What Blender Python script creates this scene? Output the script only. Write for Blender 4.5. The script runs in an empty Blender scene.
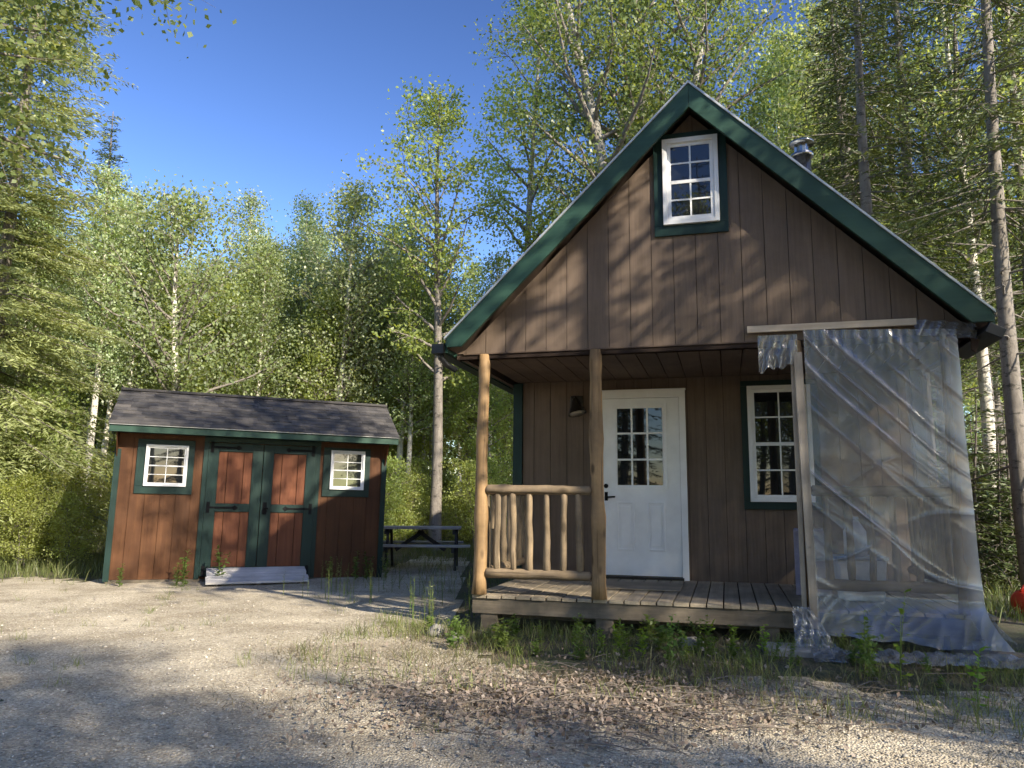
import bpy, bmesh, math, random
import numpy as np
from mathutils import Vector, Matrix, noise

scene = bpy.context.scene
R = math.radians
C = scene.collection

# ------------------------------------------------------------------ camera
PITCH, ROLL = 0.1512, 0.0088
CAM_Z = 1.2
F_ = Vector((0, math.cos(PITCH), math.sin(PITCH)))
R0 = Vector((1, 0, 0)); U0 = Vector((0, -math.sin(PITCH), math.cos(PITCH)))
R1 = R0 * math.cos(ROLL) + U0 * math.sin(ROLL)
U1 = -R0 * math.sin(ROLL) + U0 * math.cos(ROLL)
cam_d = bpy.data.cameras.new('camera')
cam = bpy.data.objects.new('camera', cam_d); C.objects.link(cam)
cam_d.sensor_width = 36; cam_d.lens = 770 / 1024 * 36
cam_d.clip_start = 0.05; cam_d.clip_end = 2000
m = Matrix.Identity(4)
for i in range(3):
    m[i][0] = R1[i]; m[i][1] = U1[i]; m[i][2] = -F_[i]
m[2][3] = CAM_Z
cam.matrix_world = m
scene.camera = cam

# ------------------------------------------------------------------ light
SUN_EL = 30.0
SUN_TO = Vector((0.69, -0.72, 0)).normalized()          # horizontal direction towards the sun
sun_vec = Vector((SUN_TO.x * math.cos(R(SUN_EL)), SUN_TO.y * math.cos(R(SUN_EL)), math.sin(R(SUN_EL))))
w = bpy.data.worlds.new('World'); scene.world = w; w.use_nodes = True
wn = w.node_tree.nodes; wl = w.node_tree.links
sky = wn.new('ShaderNodeTexSky'); sky.sky_type = 'NISHITA'; sky.sun_disc = False
sky.sun_elevation = R(SUN_EL); sky.sun_rotation = math.atan2(SUN_TO.x, SUN_TO.y)
sky.air_density = 1.0; sky.dust_density = 0.4; sky.ozone_density = 3.0
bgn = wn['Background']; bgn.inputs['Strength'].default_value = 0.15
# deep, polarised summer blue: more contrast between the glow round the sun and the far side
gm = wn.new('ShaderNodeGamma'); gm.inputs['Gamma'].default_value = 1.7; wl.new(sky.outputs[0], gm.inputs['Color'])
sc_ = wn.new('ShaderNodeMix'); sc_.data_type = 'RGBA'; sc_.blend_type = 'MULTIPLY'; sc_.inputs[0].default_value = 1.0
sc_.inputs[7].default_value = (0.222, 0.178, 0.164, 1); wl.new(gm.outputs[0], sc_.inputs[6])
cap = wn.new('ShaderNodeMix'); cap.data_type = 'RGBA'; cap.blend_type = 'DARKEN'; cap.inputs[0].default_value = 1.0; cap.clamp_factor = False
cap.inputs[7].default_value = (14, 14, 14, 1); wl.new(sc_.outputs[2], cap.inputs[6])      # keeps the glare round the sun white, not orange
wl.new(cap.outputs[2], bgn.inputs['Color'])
sl = bpy.data.lights.new('sun', 'SUN'); sl.energy = 2.7; sl.angle = R(0.55); sl.color = (1.0, 0.89, 0.72)
so = bpy.data.objects.new('sun', sl); C.objects.link(so)
so.rotation_euler = (-sun_vec).to_track_quat('-Z', 'Y').to_euler()
so.location = (10, -10, 20)
scene.view_settings.view_transform = 'Standard'; scene.view_settings.look = 'None'
scene.view_settings.gamma = 1.0; scene.view_settings.exposure = 1.98
scene.view_settings.use_curve_mapping = False
scene.render.engine = 'CYCLES'
cy = scene.cycles
cy.max_bounces = 6; cy.diffuse_bounces = 4; cy.glossy_bounces = 3; cy.transmission_bounces = 4; cy.transparent_max_bounces = 12
cy.use_denoising = True; cy.caustics_reflective = False; cy.caustics_refractive = False
cy.sample_clamp_indirect = 6
cy.use_adaptive_sampling = True; cy.adaptive_threshold = 0.015

# ------------------------------------------------------------------ materials
def mat(name):
    mm = bpy.data.materials.new(name); mm.use_nodes = True
    return mm, mm.node_tree.nodes, mm.node_tree.links, mm.node_tree.nodes['Principled BSDF']

def ramp(n, stops, interp='LINEAR'):
    r = n.new('ShaderNodeValToRGB'); r.color_ramp.interpolation = interp
    e = r.color_ramp.elements
    while len(e) < len(stops): e.new(0.5)
    for k, (p, c) in enumerate(stops):
        e[k].position = p; e[k].color = (*c, 1)
    return r

def tex(n, l, kind='Noise', scale=5, detail=4, coord='Object', sc=(1, 1, 1), rough=0.6, rot=(0, 0, 0)):
    tc = n.new('ShaderNodeTexCoord'); mp = n.new('ShaderNodeMapping')
    mp.inputs['Scale'].default_value = sc; mp.inputs['Rotation'].default_value = rot
    l.new(tc.outputs[coord], mp.inputs['Vector'])
    if kind == 'Noise':
        t = n.new('ShaderNodeTexNoise'); t.inputs['Detail'].default_value = detail; t.inputs['Roughness'].default_value = rough
    else:
        t = n.new('ShaderNodeTexVoronoi')
    t.inputs['Scale'].default_value = scale
    l.new(mp.outputs[0], t.inputs['Vector'])
    return t

def mixc(n, l, a, b, fac, mode='MIX'):
    mx = n.new('ShaderNodeMix'); mx.data_type = 'RGBA'; mx.blend_type = mode
    for s, v in ((mx.inputs[6], a), (mx.inputs[7], b), (mx.inputs[0], fac)):
        if isinstance(v, (tuple, list)): s.default_value = (*v, 1) if len(v) == 3 else v
        elif isinstance(v, (int, float)): s.default_value = v
        else: l.new(v, s)
    return mx.outputs[2]

def bump(n, l, b, h, strength=0.3, dist=0.01):
    bp = n.new('ShaderNodeBump'); bp.inputs['Strength'].default_value = strength; bp.inputs['Distance'].default_value = dist
    l.new(h, bp.inputs['Height']); l.new(bp.outputs[0], b.inputs['Normal'])
    return bp

def wood(name, c1, c2, axis='Z', scale=18, rough=0.75, bstr=0.35, island=0.0, stain=None, blotch=0.35, knots=False):
    """painted or bare timber: streaks along one axis, slow blotches, per board tint"""
    mm, n, l, b = mat(name)
    s = {'X': (0.05, 1, 1), 'Y': (1, 0.05, 1), 'Z': (1, 1, 0.05)}[axis]
    t = tex(n, l, scale=scale, detail=6, sc=s, rough=0.7)
    rp = ramp(n, [(0.3, c1), (0.7, c2)])
    l.new(t.outputs[0], rp.inputs[0])
    col = rp.outputs[0]
    t2 = tex(n, l, scale=1.7, detail=5, rough=0.65)
    r2 = ramp(n, [(0.35, (1 - blotch,) * 3), (0.7, (1.15,) * 3)]); l.new(t2.outputs[0], r2.inputs[0])
    col = mixc(n, l, col, r2.outputs[0], 1.0, 'MULTIPLY')
    if island:
        g = n.new('ShaderNodeNewGeometry')
        r3 = ramp(n, [(0, (1 - island,) * 3), (1, (1 + island,) * 3)]); l.new(g.outputs['Random Per Island'], r3.inputs[0])
        col = mixc(n, l, col, r3.outputs[0], 1.0, 'MULTIPLY')
    if stain:
        t4 = tex(n, l, scale=3.1, detail=6, rough=0.75, sc=s if False else (1, 1, 0.5))
        r4 = ramp(n, [(0.46, (0, 0, 0)), (0.64, (.6, .6, .6))]); l.new(t4.outputs[0], r4.inputs[0])
        col = mixc(n, l, col, stain, r4.outputs[0])
    if knots:
        q = {'X': (.5, 1, 1), 'Y': (1, .5, 1), 'Z': (1, 1, .5)}[axis]
        vk = tex(n, l, 'Voronoi', scale=6.5, sc=q); rk = ramp(n, [(0.10, (1, 1, 1)), (0.22, (0, 0, 0))]); l.new(vk.outputs['Distance'], rk.inputs[0])
        col = mixc(n, l, col, tuple(x * .28 for x in c1), rk.outputs[0])
        ck = tex(n, l, scale=30, detail=2, sc={'X': (0.03, 1, 1), 'Y': (1, 0.03, 1), 'Z': (1, 1, 0.03)}[axis])
        rc = ramp(n, [(0.37, (.75, .75, .75)), (0.42, (0, 0, 0))]); l.new(ck.outputs[0], rc.inputs[0])
        col = mixc(n, l, col, tuple(x * .35 for x in c1), rc.outputs[0])
    l.new(col, b.inputs['Base Color']); b.inputs['Roughness'].default_value = rough
    b.inputs['Specular IOR Level'].default_value = 0.3
    bump(n, l, b, t.outputs[0], bstr, 0.006)
    return mm

def plain(name, c, rough=0.5, metal=0.0, var=0.15, scale=14, bs=0.1):
    mm, n, l, b = mat(name)
    t = tex(n, l, scale=scale, detail=5)
    rp = ramp(n, [(0.3, tuple(x * (1 - var) for x in c)), (0.7, tuple(min(1, x * (1 + var)) for x in c))])
    l.new(t.outputs[0], rp.inputs[0]); l.new(rp.outputs[0], b.inputs['Base Color'])
    b.inputs['Roughness'].default_value = rough; b.inputs['Metallic'].default_value = metal
    if bs: bump(n, l, b, t.outputs[0], bs, 0.004)
    return mm

M = {}
M['siding'] = wood('brown_siding', (0.116, 0.085, 0.063), (0.163, 0.120, 0.089), 'Z', 26, island=0.035, bstr=0.35, blotch=0.15)
M['siding_dark'] = plain('dark_brown_board', (0.05, 0.032, 0.024), 0.9)  # plain dark brown board: siding backing, room body, bracket, foundation
M['soffit'] = wood('brown_soffit', (0.10, 0.07, 0.052), (0.135, 0.095, 0.07), 'Y', 26, island=0.06)
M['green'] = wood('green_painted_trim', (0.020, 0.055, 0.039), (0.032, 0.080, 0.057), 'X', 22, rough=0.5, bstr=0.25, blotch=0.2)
M['greenz'] = wood('green_trim_shaded', (0.007, 0.024, 0.020), (0.010, 0.034, 0.028), 'Z', 22, rough=0.5, bstr=0.25, blotch=0.2)  # darker copy of the trim green, with shade put into the colour
M['white'] = plain('white_paint', (0.828, 0.836, 0.836), 0.42, var=0.06, scale=5, bs=0.04)
M['vinyl'] = plain('white_vinyl', (0.74, 0.75, 0.75), 0.35, var=0.05, scale=6, bs=0)
M['log'] = wood('peeled_log', (0.286, 0.174, 0.079), (0.445, 0.295, 0.148), 'Z', 16, rough=0.65, bstr=0.6, stain=(0.183, 0.122, 0.070), blotch=0.55, knots=True)
M['logx'] = wood('weathered_rail_log', (0.209, 0.153, 0.096), (0.351, 0.265, 0.167), 'X', 16, rough=0.75, bstr=0.6, stain=(0.143, 0.112, 0.084), blotch=0.55, knots=True)
M['logw'] = wood('weathered_baluster', (0.230, 0.171, 0.104), (0.364, 0.277, 0.176), 'Z', 16, rough=0.75, bstr=0.6, stain=(0.134, 0.107, 0.080), blotch=0.55, knots=True)
M['deck'] = wood('grey_deck_board', (0.253, 0.207, 0.145), (0.414, 0.347, 0.250), 'Y', 22, rough=0.85, bstr=0.6, island=0.15, blotch=0.3)
M['rim'] = wood('weathered_rim_board', (0.10, 0.082, 0.06), (0.21, 0.175, 0.13), 'X', 14, rough=0.85, bstr=0.7, stain=(0.07, 0.065, 0.05), blotch=0.45)
M['batten'] = wood('pale_batten', (0.42, 0.34, 0.25), (0.60, 0.51, 0.40), 'X', 20, rough=0.8, bstr=0.4, blotch=0.3)
M['battenz'] = wood('pale_batten_upright', (0.34, 0.28, 0.21), (0.52, 0.44, 0.35), 'Z', 20, rough=0.8, bstr=0.4, blotch=0.35)
M['redwood'] = wood('red_brown_siding', (0.070, 0.027, 0.010), (0.112, 0.048, 0.018), 'Z', 20, rough=0.7, bstr=0.45, island=0.1, blotch=0.3)
M['doorwood'] = wood('orange_brown_door_panel', (0.122, 0.040, 0.019), (0.194, 0.072, 0.032), 'Z', 20, rough=0.7, bstr=0.45, blotch=0.25)
M['ramp'] = wood('grey_ramp_board', (0.46, 0.45, 0.44), (0.62, 0.60, 0.58), 'X', 18, rough=0.85, bstr=0.4, island=0.12)
M['table'] = wood('dark_picnic_timber', (0.035, 0.033, 0.03), (0.075, 0.07, 0.062), 'Z', 14, rough=0.8)
M['tabletop'] = wood('weathered_picnic_board', (0.38, 0.36, 0.32), (0.52, 0.49, 0.44), 'X', 14, rough=0.8, island=0.12)
M['black'] = plain('black_iron', (0.012, 0.012, 0.013), 0.45, 0.0)
M['black'].node_tree.nodes['Principled BSDF'].inputs['Roughness'].default_value = 0.85
M['black'].node_tree.nodes['Principled BSDF'].inputs['Specular IOR Level'].default_value = 0.08
M['gutter'] = plain('black_gutter_metal', (0.010, 0.011, 0.013), 0.4)
M['drip'] = plain('pale_roof_edge_metal', (0.50, 0.52, 0.52), 0.35, 0.3, var=0.08)
M['steel'] = plain('stainless_steel', (0.275, 0.280, 0.290), 0.22, 1.0, var=0.08)
M['bronze'] = plain('dark_bronze_lamp', (0.03, 0.025, 0.02), 0.35, 0.4)
M['lampin'] = plain('pale_lamp_lining', (0.45, 0.42, 0.36), 0.4)
M['rock'] = plain('grey_field_stone', (0.22, 0.21, 0.19), 0.9, var=0.45, scale=9, bs=0.8)
M['slab'] = plain('concrete_slab', (0.27, 0.26, 0.24), 0.92, var=0.3, scale=12, bs=0.5)
M['bin_blue'] = plain('blue_plastic', (0.12, 0.20, 0.34), 0.45)
M['bin_white'] = plain('white_plastic', (0.60, 0.61, 0.63), 0.45)
M['bin_grey'] = plain('grey_violet_cardboard', (0.26, 0.24, 0.30), 0.8)
M['redp'] = plain('red_plastic', (0.62, 0.045, 0.02), 0.35)
M['interior'] = plain('dark_room', (0.015, 0.015, 0.016), 0.8)
M['curtain'] = wood('pale_curtain', (0.35, 0.36, 0.38), (0.50, 0.51, 0.53), 'Z', 30, bstr=0.3)

mm, n, l, b = mat('window_glass'); M['glass'] = mm
b.inputs['Base Color'].default_value = (0.012, 0.014, 0.016, 1); b.inputs['Roughness'].default_value = 0.015
b.inputs['IOR'].default_value = 1.55; b.inputs['Coat Weight'].default_value = 0.15; b.inputs['Coat Roughness'].default_value = 0.01
t = tex(n, l, scale=2.2, detail=1); bump(n, l, b, t.outputs[0], 0.05, 0.02)

# shingles: tint per tab
mm, n, l, b = mat('asphalt_shingle'); M['shingle'] = mm
g = n.new('ShaderNodeNewGeometry')
rp = ramp(n, [(0, (0.040, 0.038, 0.038)), (0.35, (0.066, 0.062, 0.060)), (0.6, (0.098, 0.090, 0.085)), (0.8, (0.055, 0.053, 0.055)), (1, (0.125, 0.113, 0.102))])
l.new(g.outputs['Random Per Island'], rp.inputs[0])
t = tex(n, l, scale=160, detail=2)
r2 = ramp(n, [(0.3, (0.6,) * 3), (0.7, (1.35,) * 3)]); l.new(t.outputs[0], r2.inputs[0])
l.new(mixc(n, l, rp.outputs[0], r2.outputs[0], 1.0, 'MULTIPLY'), b.inputs['Base Color'])
b.inputs['Roughness'].default_value = 0.9; bump(n, l, b, t.outputs[0], 0.5, 0.003)

def leafmat(name, cols, trans=0.45, rough=0.45, hue=0.035):
    mm, n, l, b = mat(name)
    g = n.new('ShaderNodeNewGeometry'); oi = n.new('ShaderNodeObjectInfo')
    k = len(cols)
    rp = ramp(n, [(i / (k - 1), c) for i, c in enumerate(cols)])
    l.new(g.outputs['Random Per Island'], rp.inputs[0])
    hs = n.new('ShaderNodeHueSaturation')
    mr = n.new('ShaderNodeMapRange'); mr.inputs[3].default_value = 0.5 - hue / 2; mr.inputs[4].default_value = 0.5 + hue / 2
    l.new(oi.outputs['Random'], mr.inputs[0]); l.new(mr.outputs[0], hs.inputs['Hue'])
    mv = n.new('ShaderNodeMapRange'); mv.inputs[3].default_value = 0.82; mv.inputs[4].default_value = 1.2
    mt = n.new('ShaderNodeMath'); mt.operation = 'FRACT'; m7 = n.new('ShaderNodeMath'); m7.operation = 'MULTIPLY'; m7.inputs[1].default_value = 7.31
    l.new(oi.outputs['Random'], m7.inputs[0]); l.new(m7.outputs[0], mt.inputs[0]); l.new(mt.outputs[0], mv.inputs[0]); l.new(mv.outputs[0], hs.inputs['Value'])
    l.new(rp.outputs[0], hs.inputs['Color'])
    l.new(hs.outputs[0], b.inputs['Base Color']); b.inputs['Roughness'].default_value = rough
    b.inputs['Specular IOR Level'].default_value = 0.35
    b.inputs['Roughness'].default_value = rough * .85
    tr = n.new('ShaderNodeBsdfTranslucent')
    ty = mixc(n, l, hs.outputs[0], (1.5, 1.35, 0.55), 1.0, 'MULTIPLY')
    l.new(ty, tr.inputs['Color'])
    ms = n.new('ShaderNodeMixShader'); ms.inputs[0].default_value = trans
    out = n['Material Output']
    l.new(b.outputs[0], ms.inputs[1]); l.new(tr.outputs[0], ms.inputs[2]); l.new(ms.outputs[0], out.inputs['Surface'])
    return mm
M['leaf'] = leafmat('broad_leaf', [(0.206, 0.282, 0.111), (0.290, 0.371, 0.152), (0.357, 0.428, 0.198), (0.244, 0.321, 0.177), (0.468, 0.526, 0.415)], 0.5)
M['bough_leaf'] = leafmat('bough_leaf', [(0.130, 0.200, 0.072), (0.180, 0.250, 0.090), (0.230, 0.290, 0.132)], 0.5)
M['leaf_silver'] = leafmat('poplar_leaf', [(0.222, 0.299, 0.139), (0.325, 0.398, 0.200), (0.513, 0.579, 0.424), (0.256, 0.335, 0.148)], 0.45)
M['leaf_bright'] = leafmat('maple_leaf', [(0.235, 0.301, 0.091), (0.363, 0.418, 0.146), (0.291, 0.351, 0.129)], 0.55)
M['needle'] = leafmat('dark_needle', [(0.053, 0.084, 0.031), (0.083, 0.119, 0.042), (0.112, 0.147, 0.056)], 0.2, 0.55)
M['needle_pale'] = leafmat('hemlock_needle', [(0.215, 0.242, 0.093), (0.273, 0.299, 0.124), (0.344, 0.358, 0.173)], 0.3, 0.55)
M['weed'] = leafmat('weed_leaf', [(0.104, 0.168, 0.036), (0.169, 0.240, 0.060), (0.130, 0.192, 0.060)], 0.45)
M['sprout'] = leafmat('sapling_leaf', [(0.16, 0.27, 0.03), (0.22, 0.34, 0.05)], 0.5)
M['grass'] = leafmat('green_grass', [(0.108, 0.149, 0.046), (0.168, 0.207, 0.069), (0.240, 0.253, 0.115)], 0.35)
M['straw'] = leafmat('dry_grass', [(0.17, 0.14, 0.09), (0.26, 0.22, 0.14), (0.12, 0.10, 0.07), (0.10, 0.11, 0.055)], 0.25, 0.7, 0.0)
M['litter'] = leafmat('dead_leaf', [(0.15, 0.115, 0.09), (0.24, 0.19, 0.155), (0.10, 0.08, 0.068), (0.32, 0.27, 0.23), (0.18, 0.13, 0.10)], 0.1, 0.8, 0.0)

def bark(name, c1, c2, dark, marks=0.55, sc=3.0):
    mm, n, l, b = mat(name)
    t = tex(n, l, scale=11, detail=6, sc=(1, 1, 0.35), rough=0.7)
    rp = ramp(n, [(0.3, c1), (0.68, c2)]); l.new(t.outputs[0], rp.inputs[0])
    t2 = tex(n, l, scale=sc * 3, detail=5, sc=(0.6, 0.6, 1.4), rough=0.8)
    r2 = ramp(n, [(marks, (0, 0, 0)), (marks + 0.09, (1, 1, 1))]); l.new(t2.outputs[0], r2.inputs[0])
    l.new(mixc(n, l, rp.outputs[0], dark, r2.outputs[0]), b.inputs['Base Color'])
    b.inputs['Roughness'].default_value = 0.85; bump(n, l, b, t.outputs[0], 0.7, 0.02)
    return mm
M['bark_pale'] = bark('pale_grey_bark', (0.420, 0.389, 0.327), (0.776, 0.745, 0.652), (0.124, 0.109, 0.093))
M['bark_mid'] = bark('mid_grey_bark', (0.20, 0.19, 0.165), (0.38, 0.36, 0.32), (0.07, 0.06, 0.05))
M['bark_grey'] = bark('grey_brown_bark', (0.12, 0.105, 0.09), (0.25, 0.225, 0.195), (0.06, 0.055, 0.045))
M['bark_dark'] = bark('dark_bark', (0.07, 0.058, 0.048), (0.15, 0.13, 0.11), (0.20, 0.21, 0.17), 0.6)

# gravel / soil
mm, n, l, b = mat('pea_gravel'); M['gravel'] = mm
v = tex(n, l, 'Voronoi', scale=75); v.feature = 'F1'
v2 = tex(n, l, 'Voronoi', scale=150)
sep = n.new('ShaderNodeSeparateColor'); l.new(v.outputs['Color'], sep.inputs[0])
rp = ramp(n, [(0, (0.28, 0.24, 0.185)), (0.3, (0.46, 0.415, 0.325)), (0.6, (0.59, 0.535, 0.42)), (0.85, (0.37, 0.335, 0.275)), (1, (0.80, 0.74, 0.61))])
l.new(sep.outputs[0], rp.inputs[0])
big = tex(n, l, scale=1.1, detail=6, rough=0.7)
rb = ramp(n, [(0.38, (0.70, 0.66, 0.60)), (0.62, (1.12, 1.1, 1.06))]); l.new(big.outputs[0], rb.inputs[0])
col = mixc(n, l, rp.outputs[0], rb.outputs[0], 1.0, 'MULTIPLY')
soil = tex(n, l, scale=2.7, detail=8, rough=0.75)
rs = ramp(n, [(0.54, (0, 0, 0)), (0.70, (0.75, 0.75, 0.75))]); l.new(soil.outputs[0], rs.inputs[0])
fine = tex(n, l, scale=90, detail=3)
rf = ramp(n, [(0.3, (0.13, 0.105, 0.075)), (0.7, (0.30, 0.25, 0.18))]); l.new(fine.outputs[0], rf.inputs[0])
col = mixc(n, l, col, rf.outputs[0], rs.outputs[0])
l.new(col, b.inputs['Base Color']); b.inputs['Roughness'].default_value = 0.9
inv = n.new('ShaderNodeMath'); inv.operation = 'SUBTRACT'; inv.inputs[0].default_value = 1.0
l.new(v.outputs['Distance'], inv.inputs[1]); bump(n, l, b, inv.outputs[0], 0.9, 0.012)

mm, n, l, b = mat('forest_soil'); M['soil'] = mm
t = tex(n, l, scale=40, detail=6, rough=0.75); t2 = tex(n, l, scale=1.3, detail=7, rough=0.7)
rp = ramp(n, [(0.3, (0.055, 0.045, 0.03)), (0.55, (0.13, 0.105, 0.07)), (0.75, (0.24, 0.20, 0.14))]); l.new(t.outputs[0], rp.inputs[0])
rg = ramp(n, [(0.4, (0, 0, 0)), (0.6, (1, 1, 1))]); l.new(t2.outputs[0], rg.inputs[0])
r5 = ramp(n, [(0.3, (0.035, 0.05, 0.018)), (0.7, (0.09, 0.105, 0.04))]); l.new(t.outputs[0], r5.inputs[0])
l.new(mixc(n, l, rp.outputs[0], r5.outputs[0], rg.outputs[0]), b.inputs['Base Color'])
b.inputs['Roughness'].default_value = 0.95; bump(n, l, b, t.outputs[0], 0.9, 0.03)

# pebbles
mm, n, l, b = mat('pebble'); M['pebble'] = mm
g = n.new('ShaderNodeNewGeometry')
rp = ramp(n, [(0, (0.16, 0.14, 0.12)), (0.3, (0.34, 0.31, 0.26)), (0.6, (0.46, 0.42, 0.35)), (0.85, (0.24, 0.22, 0.20)), (1, (0.66, 0.62, 0.55))])
l.new(g.outputs['Random Per Island'], rp.inputs[0]); l.new(rp.outputs[0], b.inputs['Base Color']); b.inputs['Roughness'].default_value = 0.85

# clear plastic sheet
mm, n, l, b = mat('clear_plastic_film'); M['film'] = mm
b.inputs['Base Color'].default_value = (0.45, 0.46, 0.49, 1); b.inputs['Roughness'].default_value = 0.20
b.inputs['IOR'].default_value = 2.0; b.inputs['Specular IOR Level'].default_value = 1.0
t = tex(n, l, scale=7, detail=5, sc=(1, 1, 0.5), rough=0.6)
rp = ramp(n, [(0.3, (0.36,) * 3), (0.75, (0.54,) * 3)]); l.new(t.outputs[0], rp.inputs[0])
at_ = n.new('ShaderNodeAttribute'); at_.attribute_name = 'crease'          # milky creases; their white also paints in the sun streaks on folds
ad = n.new('ShaderNodeMath'); ad.operation = 'ADD'; ad.use_clamp = True
cm = n.new('ShaderNodeMath'); cm.operation = 'MULTIPLY'; cm.inputs[1].default_value = 0.42; l.new(at_.outputs['Fac'], cm.inputs[0])
l.new(rp.outputs[0], ad.inputs[0]); l.new(cm.outputs[0], ad.inputs[1])
l.new(mixc(n, l, (0.17, 0.185, 0.21), (0.66, 0.67, 0.70), at_.outputs['Fac']), b.inputs['Base Color'])
tl = n.new('ShaderNodeBsdfTranslucent'); tl.inputs['Color'].default_value = (0.6, 0.62, 0.64, 1)
ms = n.new('ShaderNodeMixShader'); ms.inputs[0].default_value = 0.22
l.new(b.outputs[0], ms.inputs[1]); l.new(tl.outputs[0], ms.inputs[2])
tp = n.new('ShaderNodeBsdfTransparent'); tp.inputs['Color'].default_value = (0.93, 0.94, 0.95, 1)
m2 = n.new('ShaderNodeMixShader'); l.new(ad.outputs[0], m2.inputs[0])
l.new(tp.outputs[0], m2.inputs[1]); l.new(ms.outputs[0], m2.inputs[2]); l.new(m2.outputs[0], n['Material Output'].inputs['Surface'])
tb = tex(n, l, scale=25, detail=4, sc=(1, 1, 0.4)); bump(n, l, b, tb.outputs[0], 0.12, 0.01)

# ------------------------------------------------------------------ mesh helpers
class MB:
    def __init__(s): s.v = []; s.f = []
    def add(s, vs, fs):
        o = len(s.v); s.v += [tuple(x) for x in vs]; s.f += [tuple(i + o for i in f) for f in fs]
    def box(s, x0, x1, y0, y1, z0, z1, mx=None):
        vs = [Vector(p) for p in ((x0, y0, z0), (x1, y0, z0), (x1, y1, z0), (x0, y1, z0), (x0, y0, z1), (x1, y0, z1), (x1, y1, z1), (x0, y1, z1))]
        if mx is not None: vs = [mx @ p for p in vs]
        s.add(vs, [(0, 3, 2, 1), (4, 5, 6, 7), (0, 1, 5, 4), (1, 2, 6, 5), (2, 3, 7, 6), (3, 0, 4, 7)])
        return s
    def prism(s, poly, y0, y1):
        """poly: (x, z) counter clockwise seen from -y; extruded along y"""
        k = len(poly)
        vs = [(x, y0, z) for x, z in poly] + [(x, y1, z) for x, z in poly]
        s.add(vs, [tuple(range(k)), tuple(range(2 * k - 1, k - 1, -1))] + [(i, i + k, (i + 1) % k + k, (i + 1) % k) for i in range(k)])
        return s
    def tube(s, pts, rad, k=8, cap=True, wob=0.0, rng=None):
        pts = [Vector(p) for p in pts]
        if not hasattr(rad, '__len__'): rad = [rad] * len(pts)
        o = len(s.v); ref = Vector((0.13, 0.31, 0.94))
        for i, p in enumerate(pts):
            d = (pts[min(i + 1, len(pts) - 1)] - pts[max(i - 1, 0)]).normalized()
            if abs(d.dot(ref)) > 0.95 and i == 0: ref = Vector((1, 0.1, 0))
            a = d.cross(ref).normalized(); bb = d.cross(a)
            for j in range(k):
                th = 2 * math.pi * j / k; r = rad[i]
                if wob: r *= 1 + wob * noise.noise(Vector((j * 1.7, i * 0.6, p.x * 3 + p.y)))
                s.v.append(tuple(p + a * math.cos(th) * r + bb * math.sin(th) * r))
        for i in range(len(pts) - 1):
            for j in range(k):
                s.f.append((o + i * k + j, o + i * k + (j + 1) % k, o + (i + 1) * k + (j + 1) % k, o + (i + 1) * k + j))
        if cap:
            s.f.append(tuple(o + j for j in range(k - 1, -1, -1))); e = o + (len(pts) - 1) * k
            s.f.append(tuple(e + j for j in range(k)))
        return s
    def build(s, name, m_, parent=None, smooth=False, bevel=0.0, loc=None):
        me = bpy.data.meshes.new(name); me.from_pydata(s.v, [], s.f); me.update()
        bm = bmesh.new(); bm.from_mesh(me); bmesh.ops.recalc_face_normals(bm, faces=bm.faces); bm.to_mesh(me); bm.free()
        if m_ is not None: me.materials.append(m_)
        if smooth: me.polygons.foreach_set('use_smooth', [True] * len(me.polygons))
        ob = bpy.data.objects.new(name, me); C.objects.link(ob)
        if parent is not None: ob.parent = parent
        if loc is not None: ob.location = loc
        if bevel:
            bv = ob.modifiers.new('bevel', 'BEVEL'); bv.width = bevel; bv.segments = 2; bv.limit_method = 'ANGLE'
        return ob

def tag(o, label, cat, group=None, kind=None):
    if label: o['label'] = label
    if cat: o['category'] = cat
    if group: o['group'] = group
    if kind: o['kind'] = kind
    return o
def empty(name, loc, rz=0.0, **kw):
    o = bpy.data.objects.new(name, None); C.objects.link(o); o.location = loc; o.rotation_euler = (0, 0, rz)
    o.empty_display_size = 0.2
    return o
def copy_tree(o, parent=None):
    c = o.copy(); C.objects.link(c); c.parent = parent
    for ch in list(o.children): copy_tree(ch, c)
    return c

def npmesh(name, V, Fc, m_, parent=None):
    """V (N,3); Fc (M,k) uniform polygons"""
    V = np.ascontiguousarray(V, dtype=np.float32); Fc = np.ascontiguousarray(Fc, dtype=np.int32)
    me = bpy.data.meshes.new(name); k = Fc.shape[1]
    me.vertices.add(len(V)); me.vertices.foreach_set('co', V.ravel())
    me.loops.add(Fc.size); me.loops.foreach_set('vertex_index', Fc.ravel())
    me.polygons.add(len(Fc)); me.polygons.foreach_set('loop_start', np.arange(0, Fc.size, k, dtype=np.int32))
    me.update(calc_edges=True)
    me.materials.append(m_)
    if name is None: return me
    ob = bpy.data.objects.new(name, me); C.objects.link(ob)
    if parent is not None: ob.parent = parent
    return ob

def leaf_arrays(P, size, rs, up=0.35, length=1.5, D=None, flat=None):
    """rhombus leaves at points P. D: long axis directions"""
    n_ = len(P)
    if D is None: D = rs.normal(size=(n_, 3)); D[:, 2] -= 0.3
    D = D / np.linalg.norm(D, axis=1, keepdims=True)
    Nn = rs.normal(size=(n_, 3)); Nn[:, 2] += up * 2
    B = np.cross(D, Nn); B /= np.linalg.norm(B, axis=1, keepdims=True) + 1e-9
    sz = (size * rs.uniform(0.65, 1.3, n_))[:, None]
    a = P - D * sz * length / 2; c = P + D * sz * length / 2
    mdl = P - D * sz * length * 0.1
    V = np.stack([a, mdl + B * sz / 2, c, mdl - B * sz / 2], 1).reshape(-1, 3)
    return V
def quads(n_): return np.arange(n_ * 4).reshape(-1, 4)

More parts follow.
